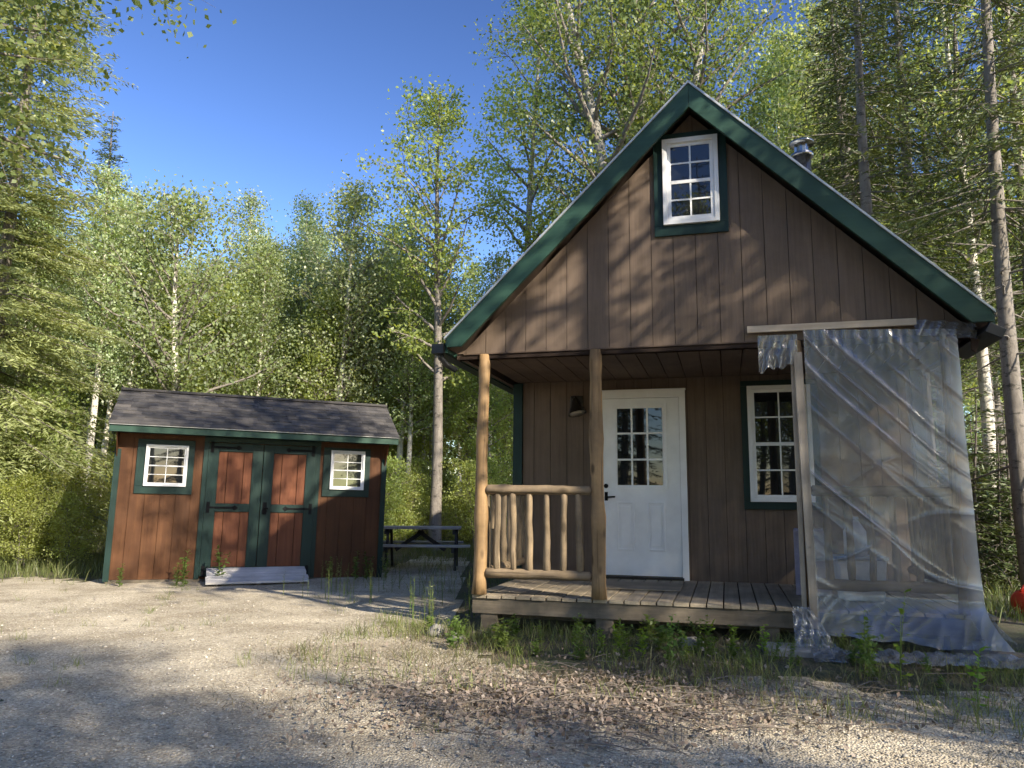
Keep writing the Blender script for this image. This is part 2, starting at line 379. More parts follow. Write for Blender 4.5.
# ------------------------------------------------------------------ ground
def gh(x, y):
    d = max(0.0, math.hypot(x * 0.6, y) - 15)
    return 0.035 * d + 0.05 * noise.noise(Vector((x * 0.35, y * 0.35, 3))) + 0.02 * noise.noise(Vector((x * 1.3, y * 1.3, 9)))
def grid(name, xs, ys, fz, m_, keep=None):
    V = np.array([(x, y, fz(x, y)) for y in ys for x in xs]); nx = len(xs)
    Fc = [(j * nx + i, j * nx + i + 1, (j + 1) * nx + i + 1, (j + 1) * nx + i) for j in range(len(ys) - 1) for i in range(nx - 1)
          if keep is None or keep(xs[i], ys[j])]
    ob = npmesh(name, V, np.array(Fc), m_)
    ob.data.polygons.foreach_set('use_smooth', [True] * len(ob.data.polygons))
    return ob
xs = list(np.concatenate([np.linspace(-300, -22, 14), np.linspace(-20, 20, 130), np.linspace(22, 300, 14)]))
ys = list(np.concatenate([np.linspace(-60, -6, 10), np.linspace(-5, 30, 120), np.linspace(33, 400, 20)]))
gr = grid('forest_floor', xs, ys, gh, M['soil']); gr['kind'] = 'structure'
CABX, CABY, CABB, FZ = -0.2907, 7.4358, 0.2701, 0.338
def gravel_in(x, y):
    e = 0.5 * noise.noise(Vector((x * 0.9, y * 0.9, 1))) + 0.18 * noise.noise(Vector((x * 4, y * 4, 2)))
    # runs back to the shed at left, to the picnic table in the middle, and stops short of the porch
    st = lambda a_, b_: 0.0 if x < a_ else 1.0 if x > b_ else (x - a_) / (b_ - a_)
    yf = 11.6 + 1.5 * st(-6.2, -5.6) + 3.4 * st(-2.4, -1.9)
    q = st(-1.5, 0.7); yf = yf * (1 - st(-.95, -.6)) + (8.0 - 2.8 * (q * q * (3 - 2 * q))) * st(-.95, -.6) if x > -1.0 else yf
    e *= 1.3
    return y < yf + e and x > -14 and x < 14 and y > -6
xs = list(np.arange(-14, 14, 0.11)); ys = list(np.arange(-5.8, 17.5, 0.11))
gv = grid('gravel_yard', xs, ys, lambda x, y: gh(x, y) + 0.006 + .006 * noise.noise(Vector((x * 5, y * 5, 0))), M['gravel'], gravel_in); gv['kind'] = 'structure'

# ------------------------------------------------------------------ the cabin
cabin = empty('wooden_cabin', (CABX, CABY, 0), -CABB)
tag(cabin, 'brown sided log post cabin with steep green edged gable roof and front porch', 'cabin')
W0, W1 = -0.20, 4.29           # wall corners
UA, HA, SL = 2.042, 4.729, 0.988   # apex of the roof line and slope
D_ = 2.013                      # porch depth
HG = 2.30                       # gable bottom / porch ceiling
DEP = 6.2
def z(h): return h + FZ
def roofh(u, off=0.0): return HA - SL * abs(u - UA) - off

def siding(name, u0, u1, v, h0, hfun, parent, m_=None, back=0.06, step=0.203, start=0.0):
    """vertical grooved panels, front faces at v, as raised strips over one dark backing"""
    mb = MB(); k0 = math.floor((u0 - start) / step)
    e = 0.0028
    u = start + k0 * step
    while u < u1:
        a, c = max(u + e, u0), min(u + step - e, u1)
        if c - a > 0.01:
            pts = [(a, h0), (c, h0), (c, hfun(c))]
            if a < UA < c and hfun(UA) > max(hfun(a), hfun(c)) + 0.001: pts.append((UA, hfun(UA)))
            pts.append((a, hfun(a)))
            if hfun(a) > h0 + 0.01 or hfun(c) > h0 + 0.01:
                pts = [(p, z(max(q, h0))) for p, q in pts]
                mb.prism(pts, v, v + 0.012)
        u += step
    return mb.build(name, m_ or M['siding'], parent)

gtop = lambda u: roofh(u, 0.20)
siding('gable_wall', -0.27, 4.355, 0.0, HG, gtop, cabin, start=0.03)
MB().prism([(-0.27, z(HG + 0.003)), (4.355, z(HG + 0.003)), (4.355, z(gtop(4.355))), (UA, z(gtop(UA))), (-0.27, z(gtop(-0.27)))], 0.0125, 0.09).build('gable_backing', M['siding_dark'], cabin)
# beam under the gable
MB().box(W0, W1, 0.0, 0.09, z(HG - 0.012), z(HG + 0.0)).build('gable_beam', M['soffit'], cabin)
# porch ceiling (grooves run to the back wall)
mb = MB(); u = W0 + 0.02
while u < W1 - 0.02:
    mb.box(u + .003, min(u + .2, W1 - .02) - .003, 0.092, D_ - 0.002, z(HG + 0.01), z(HG + 0.03)); u += .203
mb.build('porch_ceiling', M['soffit'], cabin)
# back wall and sides of the room
siding('porch_wall', W0 + 0.09, W1 - 0.09, D_, -0.02, lambda u: HG + 0.008, cabin, start=0.03)
MB().box(W0 + .01, W1 - .01, D_ + .0125, DEP, z(-.1), z(HG + .005)).build('room_body', M['siding_dark'], cabin)
for a in (W0 - 0.03, W1 - 0.065):
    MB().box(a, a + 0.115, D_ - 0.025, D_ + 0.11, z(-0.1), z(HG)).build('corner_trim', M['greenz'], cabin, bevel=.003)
for a in (W0 - .012, W1 + .0):
    siding_side = MB()
    v = D_ + .12
    while v < DEP:
        siding_side.box(a, a + .012, v + .004, min(v + .199, DEP), z(-.2), z(HG + .0)); v += .203
    siding_side.build('side_wall', M['siding'], cabin)
# rear gable
MB().prism([(W0, z(HG)), (W1, z(HG)), (UA, z(gtop(UA)))], DEP - .1, DEP).build('rear_wall', M['siding'], cabin)

# roof: deck, metal skin, fascia
O_ = 0.25
UL, UR = -0.2904, 4.374
def slopepoly(off0, off1, ua, ub):
    return [(ua, z(roofh(ua, off1))), (ub, z(roofh(ub, off1))), (ub, z(roofh(ub, off0))), (ua, z(roofh(ua, off0)))]
rf = MB()
rf.prism(slopepoly(0.012, 0.11, UL, UA), -O_ + .035, DEP + .25)
rf.prism(slopepoly(0.012, 0.11, UA, UR), -O_ + .035, DEP + .25)
roof = rf.build('roof', M['soffit'], cabin)
mt_ = MB()
mt_.prism(slopepoly(-0.014, 0.010, UL - .02, UA), -O_ - .015, DEP + .26)
mt_.prism(slopepoly(-0.014, 0.010, UA, UR + .02), -O_ - .015, DEP + .26)
mt_.build('roof_covering', M['drip'], roof)
FW = 0.245
for s, (a, c) in ((-1, (UL, UA)), (1, (UA, UR))):
    mb = MB()
    if s < 0:
        uk = UL + 0.10
        poly = [(UL, z(roofh(UL, .1))), (uk - .02, z(roofh(UL, .1) - .002)), (UA - .001, z(roofh(UA, FW))), (UA - .001, z(roofh(UA, .011))), (UL, z(roofh(UL, .011)))]
        poly[1] = (UL + 0.148, z(roofh(UL + .148, FW)))
    else:
        poly = [(UA + .001, z(roofh(UA, FW))), (UR - .148, z(roofh(UR - .148, FW))), (UR, z(roofh(UR, .1))), (UR, z(roofh(UR, .011))), (UA + .001, z(roofh(UA, .011)))]
    mb.prism(poly, -O_, -O_ + .033)
    mb.build('rake_board', M['green'], cabin, bevel=.002)
# lookout soffit under the overhang
mb = MB()
mb.prism(slopepoly(0.12, 0.135, W0 - .07, UA), -O_ + .036, -.001)
mb.prism(slopepoly(0.12, 0.135, UA, W1 + .065), -O_ + .036, -.001)
mb.build('rake_soffit', M['soffit'], cabin)
# eave soffits along the sides
for a, c in ((UL + .01, W0 - .031), (W1 + .051, UR - .01)):
    MB().box(a, c, 0.095, DEP, z(2.27), z(2.285)).build('eave_soffit', M['soffit'], cabin)
for a in (UL - .025, UR):
    MB().box(a, a + .025, -O_ + .036, DEP + .2, z(2.275), z(2.40)).build('eave_board', M['green'], cabin)
# gutters (open boxes with an end cap and an elbow on the left)
def gutter(u0, h1, left):
    mb = MB()
    mb.box(u0, u0 + .12, -.27, DEP + .2, h1 - .09, h1 - .082)
    mb.box(u0, u0 + .006, -.27, DEP + .2, h1 - .081, h1)
    mb.box(u0 + .114, u0 + .12, -.27, DEP + .2, h1 - .081, h1)
    mb.box(u0 + .0062, u0 + .1138, -.27, -.264, h1 - .0818, h1)
    g_ = mb.build('gutter', M['gutter'], cabin)
    return g_
g_ = gutter(UL - .142, z(2.355), True)
p0 = Vector((UL - .085, -.16, z(2.30)))
MB().tube([p0, p0 + Vector((0, .0, -.06)), p0 + Vector((.04, .04, -.12)), p0 + Vector((.11, .13, -.165))], .03, 8).build('downspout', M['gutter'], g_, smooth=True)
# right gutter end has dropped: tilted short piece
g2 = MB()
mx = Matrix.Translation((UR - .03, -.22, z(2.30))) @ Matrix.Rotation(R(28), 4, 'Y')
g2.box(-.01, .125, -.06, .9, -.075, .01, mx)
g2.build('gutter', M['gutter'], cabin, bevel=.006)
# diagonal black bracket under right eave
MB().prism([(W1 - .02, z(2.14)), (W1 + .01, z(2.12)), (UR - .02, z(2.28)), (W1 - .02, z(2.285))], -.02, .0).build('eave_bracket', M['siding_dark'], cabin)

# chimney pipe
ch = empty('chimney_pipe', (0, 0, 0)); ch.parent = cabin
ch.location = (3.265, 2.2, z(3.96))
MB().tube([(0, 0, -.6), (0, 0, 1.02)], .10, 20).build('flue', M['steel'], ch, smooth=True)
MB().tube([(0, 0, 1.15), (0, 0, 1.18), (0, 0, 1.20)], [.145, .145, .08], 20).build('rain_cap', M['steel'], ch, smooth=True)
MB().tube([(0, 0, .99), (0, 0, 1.005), (0, 0, 1.03)], [.13, .135, .13], 20).build('collar', M['steel'], ch)
mb = MB()
for k in range(4):
    a = k * math.pi / 2 + .5
    mb.box(.09 * math.cos(a) - .008, .09 * math.cos(a) + .008, .09 * math.sin(a) - .003, .09 * math.sin(a) + .003, 1.03, 1.165)
mb.tube([(0, 0, 1.03), (0, 0, 1.16)], .075, 16)
mb.build('cap_bracket', M['steel'], ch)

# windows
def window(parent, u0, u1, h0, h1, v, trim, cols=2, rows=2, zf=z, name='window', fw=.042, sw=.034, mw=.008):
    """double hung window, white frame outer u0..u1,h0..h1; wall face at v (front is -v)"""
    wnd = bpy.data.objects.new(name, None); C.objects.link(wnd); wnd.parent = parent
    tl, tr, tt, tb = trim
    mb = MB(); f0, f1 = v - .022, v - .001
    mb.box(u0 - tl, u0 - .001, f0, f1, zf(h0), zf(h1)); mb.box(u1 + .001, u1 + tr, f0, f1, zf(h0), zf(h1))
    mb.box(u0 - tl, u1 + tr, f0 - .001, f1, zf(h1 + .001), zf(h1 + tt)); mb.box(u0 - tl, u1 + tr, f0 - .001, f1, zf(h0 - tb), zf(h0 - .001))
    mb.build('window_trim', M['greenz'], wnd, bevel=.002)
    mb = MB(); a0, a1 = v - .052, v - .0005
    mb.box(u0, u0 + fw, a0, a1, zf(h0), zf(h1)); mb.box(u1 - fw, u1, a0, a1, zf(h0), zf(h1))
    mb.box(u0 + fw + .0002, u1 - fw - .0002, a0, a1, zf(h0), zf(h0 + fw)); mb.box(u0 + fw + .0002, u1 - fw - .0002, a0, a1, zf(h1 - fw), zf(h1))
    mb.build('window_frame', M['vinyl'], wnd, bevel=.003)
    hm = (h0 + h1) / 2
    for lo, hi, y0 in ((h0 + fw, hm + .006, v - .040), (hm - .024, h1 - fw, v - .026)):
        a, c = u0 + fw + .001, u1 - fw - .001; lo += .001; hi -= .001
        mb = MB(); y1 = y0 + .013
        mb.box(a, a + sw, y0, y1, zf(lo), zf(hi)); mb.box(c - sw, c, y0, y1, zf(lo), zf(hi))
        mb.box(a + sw + .0002, c - sw - .0002, y0, y1, zf(lo), zf(lo + sw)); mb.box(a + sw + .0002, c - sw - .0002, y0, y1, zf(hi - sw), zf(hi))
        mb.build('sash', M['vinyl'], wnd, bevel=.002)
        A, B_, Lo, Hi = a + sw, c - sw, lo + sw, hi - sw
        mu = MB()
        for k in range(1, cols):
            x = A + (B_ - A) * k / cols; mu.box(x - mw, x + mw, y0 + .003, y0 + .008, zf(Lo), zf(Hi))
        for k in range(1, rows):
            x = Lo + (Hi - Lo) * k / rows; mu.box(A, B_, y0 + .0025, y0 + .0085, zf(x - mw), zf(x + mw))
        mu.build('muntin', M['vinyl'], wnd)
        MB().box(A - .003, B_ + .003, y0 + .009, y0 + .0115, zf(Lo - .003), zf(Hi + .003)).build('pane', M['glass'], wnd)
    return wnd
window(cabin, 1.776, 2.288, 3.437, 4.287, 0.0, (.085, .077, .062, .10))
window(cabin, 2.525, 3.20, 0.88, 2.182, D_, (.07, .07, .062, .085))

# door
door = empty('door', (0, 0, 0)); door.parent = cabin
dl, dr, dt = 0.845, 1.762, 2.075
MB().box(dl, dr, D_ - .03, D_ - .002, z(.035), z(dt)).build('door_leaf', M['white'], door, bevel=.002)
mb = MB()
mb.box(dl - .075, dl - .004, D_ - .055, D_ - .001, z(-.01), z(dt + .004)); mb.box(dr + .004, dr + .075, D_ - .055, D_ - .001, z(-.01), z(dt + .004))
mb.box(dl - .075, dr + .075, D_ - .056, D_ - .001, z(dt + .005), z(dt + .085))
mb.box(dl - .085, dr + .085, D_ - .064, D_ - .001, z(dt + .086), z(dt + .105))
mb.build('door_frame', M['white'], door, bevel=.003)
MB().box(dl - .02, dr + .02, D_ - .09, D_ - .001, z(-.008), z(.028)).build('threshold', M['bronze'], door, bevel=.003)
ga, gb, gc, gd = 1.036, 1.578, 1.05, 1.967
mb = MB(); y0, y1 = D_ - .043, D_ - .0305; fw = .045
mb.box(ga - fw, ga, y0, y1, z(gc - fw), z(gd + fw)); mb.box(gb, gb + fw, y0, y1, z(gc - fw), z(gd + fw))
mb.box(ga, gb, y0 + .0005, y1, z(gc - fw), z(gc)); mb.box(ga, gb, y0 + .0005, y1, z(gd), z(gd + fw))
for k in (1, 2):
    x = ga + (gb - ga) * k / 3; mb.box(x - .011, x + .011, y0 + .003, y1, z(gc), z(gd))
    x = gc + (gd - gc) * k / 3; mb.box(ga, gb, y0 + .0035, y1, z(x - .011), z(x + .011))
mb.build('glazing_bars', M['white'], door, bevel=.002)
mb = MB()
for i in range(3):
    for j in range(3):
        a = ga + (gb - ga) * i / 3 + .011; c = gc + (gd - gc) * j / 3 + .011
        mb.box(a, a + (gb - ga) / 3 - .022, D_ - .034, D_ - .0305, z(c), z(c + (gd - gc) / 3 - .022))
mb.build('pane', M['glass'], door)
for a, c in ((1.03, 1.235), (1.38, 1.585)):
    mb = MB(); y0, y1 = D_ - .046, D_ - .0302; t_ = .022
    lo, hi = .315, .868
    mb.box(a, a + t_, y0, y1, z(lo), z(hi)); mb.box(c - t_, c, y0, y1, z(lo), z(hi))
    mb.box(a + t_, c - t_, y0, y1, z(lo), z(lo + t_)); mb.box(a + t_, c - t_, y0, y1, z(hi - t_), z(hi))
    mb.box(a + .045, c - .045, D_ - .043, D_ - .0302, z(lo + .05), z(hi - .05))
    mb.build('raised_panel', M['white'], door, bevel=.004)
mb = MB(); hx = dl + .065
mb.box(hx - .018, hx + .018, D_ - .037, D_ - .0305, z(.88), z(.98))
mb.tube([(hx, D_ - .038, z(.92)), (hx, D_ - .085, z(.92))], .012, 8)
mb.tube([(hx, D_ - .08, z(.92)), (hx + .11, D_ - .085, z(.925))], .010, 8)
mb.tube([(hx, D_ - .038, z(1.05)), (hx, D_ - .052, z(1.05))], .026, 12)
mb.build('door_handle', M['black'], door)
# wall lamp
lamp = empty('wall_lamp', (0.56, D_, z(1.97))); lamp.parent = cabin; lamp.scale = (1.3, 1.3, 1.3)
MB().box(-.06, .06, -.02, -.001, -.03, .12).build('mounting_plate', M['bronze'], lamp, bevel=.01)
mb = MB(); mb.tube([(0, -.02, .06), (.0, -.07, .10), (.0, -.11, .07)], .012, 8)
mb.build('arm', M['bronze'], lamp, smooth=True)
mb = MB(); mb.tube([(0, -.11, .08), (0.01, -.115, .02), (.03, -.13, -.06)], [.025, .045, .085], 18, cap=False)
mb.build('lamp_shade', M['bronze'], lamp, smooth=True)
MB().tube([(.012, -.117, .0), (.028, -.128, -.052)], [.04, .075], 18).build('lamp_glass', M['lampin'], lamp, smooth=True)

# porch floor
pf = MB(); FL = -.06; u = FL
rng = random.Random(4)
while u < W1:
    pf.box(u + .004, min(u + .138, W1) - .004, -.035 + rng.uniform(-.006, .004), D_ - .003, z(-.03 + rng.uniform(-.003, 0)), z(rng.uniform(-.003, .001))); u += .142
pf.build('porch_floor', M['deck'], cabin, bevel=.003)
MB().box(FL, W1, -.02, .02, z(-.17), z(-.033)).build('rim_joist', M['rim'], cabin, bevel=.003)
MB().box(FL, FL + .04, .021, D_, z(-.17), z(-.033)).build('rim_joist', M['rim'], cabin)
MB().box(W0 + .1, W1, .2, .24, z(-.23), z(-.1715)).build('floor_beam', M['rim'], cabin)
for a in (.02, 1.1, 2.5, 3.95):
    MB().box(a, a + .16, -.005, .19, -.05, z(-.172)).build('support_block', M['rim'], cabin, bevel=.004)
mb = MB()
for a in (W0 + .05, 1.2, 2.7, 4.0): mb.box(a, a + .16, D_, D_ + .16, -.05, z(-.101))
mb.box(W0 + .02, W1 - .02, D_ + .2, DEP, -.05, z(-.12))
mb.build('foundation', M['siding_dark'], cabin)

def log(p, q, r0, r1, name, parent, m_, seed=0, k=12, seg=9, knobby=.09, point=0):
    p, q = Vector(p), Vector(q); pts = []; rr = []
    for i in range(seg + 1):
        t = i / seg
        o = Vector((noise.noise(Vector((seed * 7.1, t * 2.2, 0))), noise.noise(Vector((seed * 3.3, t * 2.2, 5))), noise.noise(Vector((seed * 1.3, t * 2.2, 8))))) * .016
        pts.append(p.lerp(q, t) + o * math.sin(math.pi * min(1, t * 1.2)))
        rr.append((r0 + (r1 - r0) * t) * (1 + (.10 if (int(t * seg) * 7 + int(seed * 10)) % 5 == 0 else 0)) * (1 + knobby * noise.noise(Vector((seed * 9.7, t * 9, 3)))))
    if point:
        d = (q - p).normalized()
        pts = [p - d * .03] + pts + [q + d * .03]; rr = [r0 * .45] + rr + [r1 * .35]
    mb = MB(); mb.tube(pts, rr, k, wob=.07)
    return mb.build(name, m_, parent, smooth=False)
def smooth_all(o):
    o.data.polygons.foreach_set('use_smooth', [len(p.vertices) < 6 for p in o.data.polygons])
for i, (u_, hh) in enumerate(((0.0, HG - .013), (u2 := 1.131, HG - .013), (2.90, HG - .013), (4.10, HG - .013))):
    r0, r1 = ((.064, .052), (.068, .055), (.046, .044), (.068, .058))[i]
    o = log((u_, -.0 if i != 2 else .045, z(.001)), (u_ + (.012 if i == 0 else -.02 if i == 1 else 0), .03, z(hh)), r0, r1, 'porch_post', cabin, M['log'], seed=i + 1, k=16, seg=16, knobby=.12)
    smooth_all(o)
def railing(u0, u1, v0, v1, nb, seed, skip=()):
    rl = bpy.data.objects.new('porch_railing', None); C.objects.link(rl); rl.parent = cabin
    P = lambda t, h: (u0 + (u1 - u0) * t, v0 + (v1 - v0) * t, z(h))
    m_top = M['logx']
    a = log(P(0, .975), P(1, .965), .046, .042, 'top_rail', rl, m_top, seed + .1, 12, 12, .12, 1); smooth_all(a)
    a = log(P(0, .20), P(1, .195), .047, .044, 'bottom_rail', rl, m_top, seed + .2, 12, 12, .12, 1); smooth_all(a)
    rg = random.Random(seed)
    for k in range(nb):
        t = (k + .6) / (nb + .15)
        a = log(P(t + rg.uniform(-.01, .01), .245), P(t + rg.uniform(-.015, .015), .925), rg.uniform(.026, .036), rg.uniform(.024, .032), 'baluster', rl, M['logw'], seed + k * .37 + 1, 10, 8, .15, 1); smooth_all(a)
    return rl
railing(.08, 1.045, 0.0, 0.0, 6, 3)
railing(.0, .0, .09, D_ - .08, 9, 17)
railing(2.98, 4.03, 0.02, 0.02, 6, 29)
railing(4.10, 4.10, .09, D_ - .08, 8, 41)
# battens that hold the plastic
MB().box(2.49, 3.86, -.062, -.028, z(2.365), z(2.425), ).build('batten', M['batten'], cabin, bevel=.003)
cabin.children[-1].rotation_euler = (0, 0, 0)
mb = MB(); mx = Matrix.Translation((2.94, -.05, z(-.16))) @ Matrix.Rotation(R(-.9), 4, 'Y')
mb.box(-.035, .035, -.02, .02, .0, 2.33, mx); mb.build('batten', M['battenz'], cabin, bevel=.003)
mb = MB(); mb.box(2.845, 2.885, -.03, .0, z(-.14), z(2.29)); mb.build('batten', M['battenz'], cabin, bevel=.003)

# ------------------------------------------------------------------ plastic sheet (thing of its own)
def cabw(u, v, h):
    return Vector((CABX + u * math.cos(CABB) + v * math.sin(CABB), CABY - u * math.sin(CABB) + v * math.cos(CABB), z(h)))
sheet = empty('plastic_sheet', cabw(2.95, -.1, -FZ), -CABB)
tag(sheet, 'wrinkled clear plastic sheet nailed over the right bay of the porch', 'plastic sheet')
def nz(a, b_, c): return noise.noise(Vector((a, b_, c)))
def sheet_mesh(name, nu, nh, fn, th=None):
    V = [fn(i / (nu - 1), j / (nh - 1)) for j in range(nh) for i in range(nu)]
    K = [(p[3] if len(p) > 3 else .25 * abs(math.sin(k_ * .37))) for k_, p in enumerate(V)]; V = [p[:3] for p in V]
    Fc = [(j * nu + i, j * nu + i + 1, (j + 1) * nu + i + 1, (j + 1) * nu + i) for j in range(nh - 1) for i in range(nu - 1)]
    ob = npmesh(name, np.array([tuple(p) for p in V]), np.array(Fc), M['film'], sheet)
    at_ = ob.data.attributes.new('crease', 'FLOAT', 'POINT'); at_.data.foreach_set('value', np.array(K, dtype=np.float32))
    ob.data.polygons.foreach_set('use_smooth', [True] * len(ob.data.polygons))
    return ob
def front(s, t):
    # t 0 top -> 1 bottom ; s 0 left -> 1 right.   coordinates relative to sheet empty
    ul = 2.955 + .0 * t
    ur = 4.14 + .05 * t + .02 * nz(t * 4, 0, 3)
    u = ul + (ur - ul) * s
    h = 2.36 + (-.05 * s) - t * 2.50
    # folds radiating from the upper left corner
    ang = math.atan2((2.42 - h), (u - 2.60) + .05); rad = math.hypot(2.42 - h, u - 2.60)
    # long taut folds fanning down and to the right from the batten
    w_ = (u - 2.95) * .80 + (h - 2.36) * .62 + .03 * nz(u * 1.2, h * 1.0, 1)
    w_ += .13 * (u - 2.95) * (h - 2.36)
    w_ += .075 * math.sin(w_ * 7.3 + .6) + .03 * math.sin(w_ * 17)
    far = min(1, max(0, (t + .02) / .06)) * math.exp(-(max(0, rad - .9) / .95) ** 2)
    keep = max(0, nz(w_ * 4.0, 3, 2) * 1.6 + .45)
    keep2 = max(0, nz(u * 2.4, h * 2.4, 6) + .35)
    f1 = (1 - abs(math.sin(w_ * 14))) ** 4; f2 = (1 - abs(math.sin(w_ * 29 + 1))) ** 4
    fold = f1 * keep + .25 * f2 * keep2
    v = -.09 - .042 * far * fold - .012 * nz(u * 2, h * 1.6, 0) - .006 * nz(u * 6, h * 4, 2)
    gat = math.exp(-max(0, 2.36 - h) / .15)
    g1 = math.sin(u * 75 + 3 * nz(u * 3, 0, 0)); v -= .006 * g1 * gat
    low = min(1, max(0, (t - .35) / .3))
    q1 = (1 - abs(math.sin((h + .5 * u) * 5.5 + 1.8 * nz(u * 1.5, h * .8, 8)))) ** 9 * max(0, nz(u * 2, h * 2, 11) + .3) * low
    q2 = (1 - abs(math.sin((h * 1.1 - .35 * u) * 6 + 1.8 * nz(u, h * .9, 18)))) ** 12 * max(0, nz(u * 2, h * 2, 21) + .2) * low
    v -= .016 * (q1 + q2)
    hz = .35 * max(0, nz(u * 1.1 + 3, h * .9, 31)) * (1 - min(1, max(0, (u - 3.5) / .4)))
    crease = min(1, far * fold * .75 + .35 * (q1 + q2) + .35 * gat * max(0, g1) + hz + max(0, (u - 4.02) / .12) * .5)
    v -= .04 * math.sin(math.pi * s) * math.sin(math.pi * t)
    if t > .88:
        k9 = (t - .88) / .12
        cr = max(0, 1 - abs(nz(u * 8 - h * 9, h * 4, 7)) * 2.6) ** 2
        v -= .26 * k9 ** 1.5 * (.3 + .7 * s) + k9 * .016 * cr; crease = min(1, crease * (1 - .4 * k9) + .25 * k9 * cr * (.4 + nz(u * 3, 0, 5)) + .08 * k9)
        h -= .05 * k9
        h += k9 * (.04 * nz(u * 3, 1, 4) + .015 * nz(u * 9, 1, 4)); u += .14 * k9 ** 2 * s
    return (u - 2.95, v + .1, z(h), max(0, crease))
sheet_mesh('front_panel', 240, 320, front)
def side(s, t):
    h = 2.31 - t * 2.48
    vv = -.09 + s * 1.9
    vv2 = vv - (.26 * ((t - .86) / .14) ** 1.5 * (1 - s) if t > .86 else 0)
    u = 4.14 + .05 * t + .03 * nz(s * 5, t * 5, 3) + .012 * math.sin(s * 30 + 3 * nz(t * 3, s, 1)) + (.14 * ((t - .86) / .14) ** 2 if t > .86 else 0)
    return (u - 2.95, vv2 + .1, z(h))
sheet_mesh('side_panel', 60, 80, side)
def flap(s, t):
    # short piece that hangs left of the upright batten
    u = 2.575 + .33 * s; h = 2.33 - t * (.32 - .05 * s + .04 * nz(s * 6, 0, 0))
    v = -.075 - .025 * math.sin(s * 22 + t * 3 + nz(s * 4, t * 4, 0) * 2) * t
    return (u - 2.95, v + .1, z(h))
sheet_mesh('loose_flap', 60, 30, flap)
def trail(s, t):
    # gathered edge lying on the ground in front
    u = 2.86 + 1.62 * s; v = -.40 - .28 * t - .25 * s * s + .06 * nz(s * 9, t * 3, 1)
    h = -FZ + .03 + .05 * abs(math.sin(t * math.pi)) * (1 + nz(s * 14, t * 5, 0)) + .02 * nz(s * 30, t * 9, 5) + (.08 * s)
    return (u - 2.95, v + .1, z(h))
sheet_mesh('ground_edge', 120, 16, trail)
def foot(s, t):
    u = 2.76 + .22 * s * t + .14 * s; h = .02 - t * .35
    v = -.10 - .28 * t * (1 - s * .4) + .04 * nz(s * 9, t * 6, 2)
    return (u - 2.95, v + .1, z(h))
sheet_mesh('loose_corner', 24, 30, foot)
def topwrap(s, t):
    u = 3.84 + .46 * s; h = 2.41 - .05 * s - t * (.14 + .0 * s)
    v = -.068 - .02 * math.sin(u * 50 + t * 4) - .03 * t
    return (u - 2.95, v + .1, z(h))
sheet_mesh('top_wrap', 40, 14, topwrap)

# things kept on the porch behind the plastic
def onporch(name, u, v, rz=0): return empty(name, cabw(u, v, .002), -CABB + rz)
t_ = onporch('storage_tub', 3.42, .75, .05)
mb = MB(); mb.prism([(-.17, 0), (.17, 0), (.21, .36), (-.21, .36)], -.15, .15); mb.build('tub', M['bin_white'], t_, bevel=.015)
MB().box(-.225, .225, -.165, .165, .361, .395).build('lid', M['bin_blue'], t_, bevel=.01)
tag(t_, 'white storage tub with blue lid behind the plastic on the porch', 'storage tub')
t_ = onporch('storage_jug', 3.40, .76, 0); t_.location.z += .397
mb = MB(); mb.tube([(0, 0, 0), (0, 0, .22), (0, 0, .28), (0, 0, .32)], [.10, .10, .06, .035], 16); mb.build('bottle_body', M['bin_white'], t_, smooth=True)
MB().tube([(0, 0, .322), (0, 0, .35)], .04, 14).build('cap', M['bin_blue'], t_)
tag(t_, 'pale round jug standing on the lid of the storage tub', 'jug')
t_ = onporch('cardboard_box', 3.05, 1.05, -.1)
mb = MB(); mb.box(-.16, .16, -.16, .16, 0, .62); mb.build('carton', M['bin_grey'], t_, bevel=.006)
mb = MB(); mb.box(-.155, -.0, -.29, -.165, .60, .606); mb.build('flap', M['bin_grey'], t_)
tag(t_, 'tall grey violet carton behind the upright batten on the porch', 'carton')
# doormat
t_ = empty('door_mat', cabw(1.38, 1.15, .003), -CABB)
MB().box(-.42, .42, -.35, .35, 0, .012).build('mat', wood('tan_mat', (.24, .19, .13), (.34, .28, .20), 'X', 40), t_, bevel=.004)
MB().box(-.42, .42, .3505, .365, 0, .011).build('mat_edge', M['bronze'], t_)
tag(t_, 'flat tan door mat lying on the porch floor before the white door', 'door mat')

# ------------------------------------------------------------------ the shed
SX, SY, SYAW, SZ = -5.673, 11.074, 0.368, 0.06
shed = empty('garden_shed', (SX, SY, SZ), SYAW); shed.rotation_euler = (0, R(0.75), SYAW)
tag(shed, 'small red brown shed with green trim, double doors and grey shingle roof', 'shed')
SW, SDp = 3.863, 2.3
zs = lambda h: h
mb = MB(); u = 0.0
rng = random.Random(7)
segs = [(0.0, 1.21), (2.79, SW)]
for a0, a1 in segs:
    u = a0
    while u < a1 - .01:
        mb.box(u + .003, min(u + .2, a1) - .003, 0, .012, .0, 2.10); u += .203
mb.box(1.211, 2.789, 0.0, .012, 1.99, 2.10)
mb.build('front_wall', M['redwood'], shed)
MB().box(.01, SW - .01, .0125, SDp, -.0, 2.13).build('shed_body', M['redwood'], shed)
MB().box(.0, SW, -.01, SDp, -.11, -.002).build('shed_skid', M['rim'], shed)
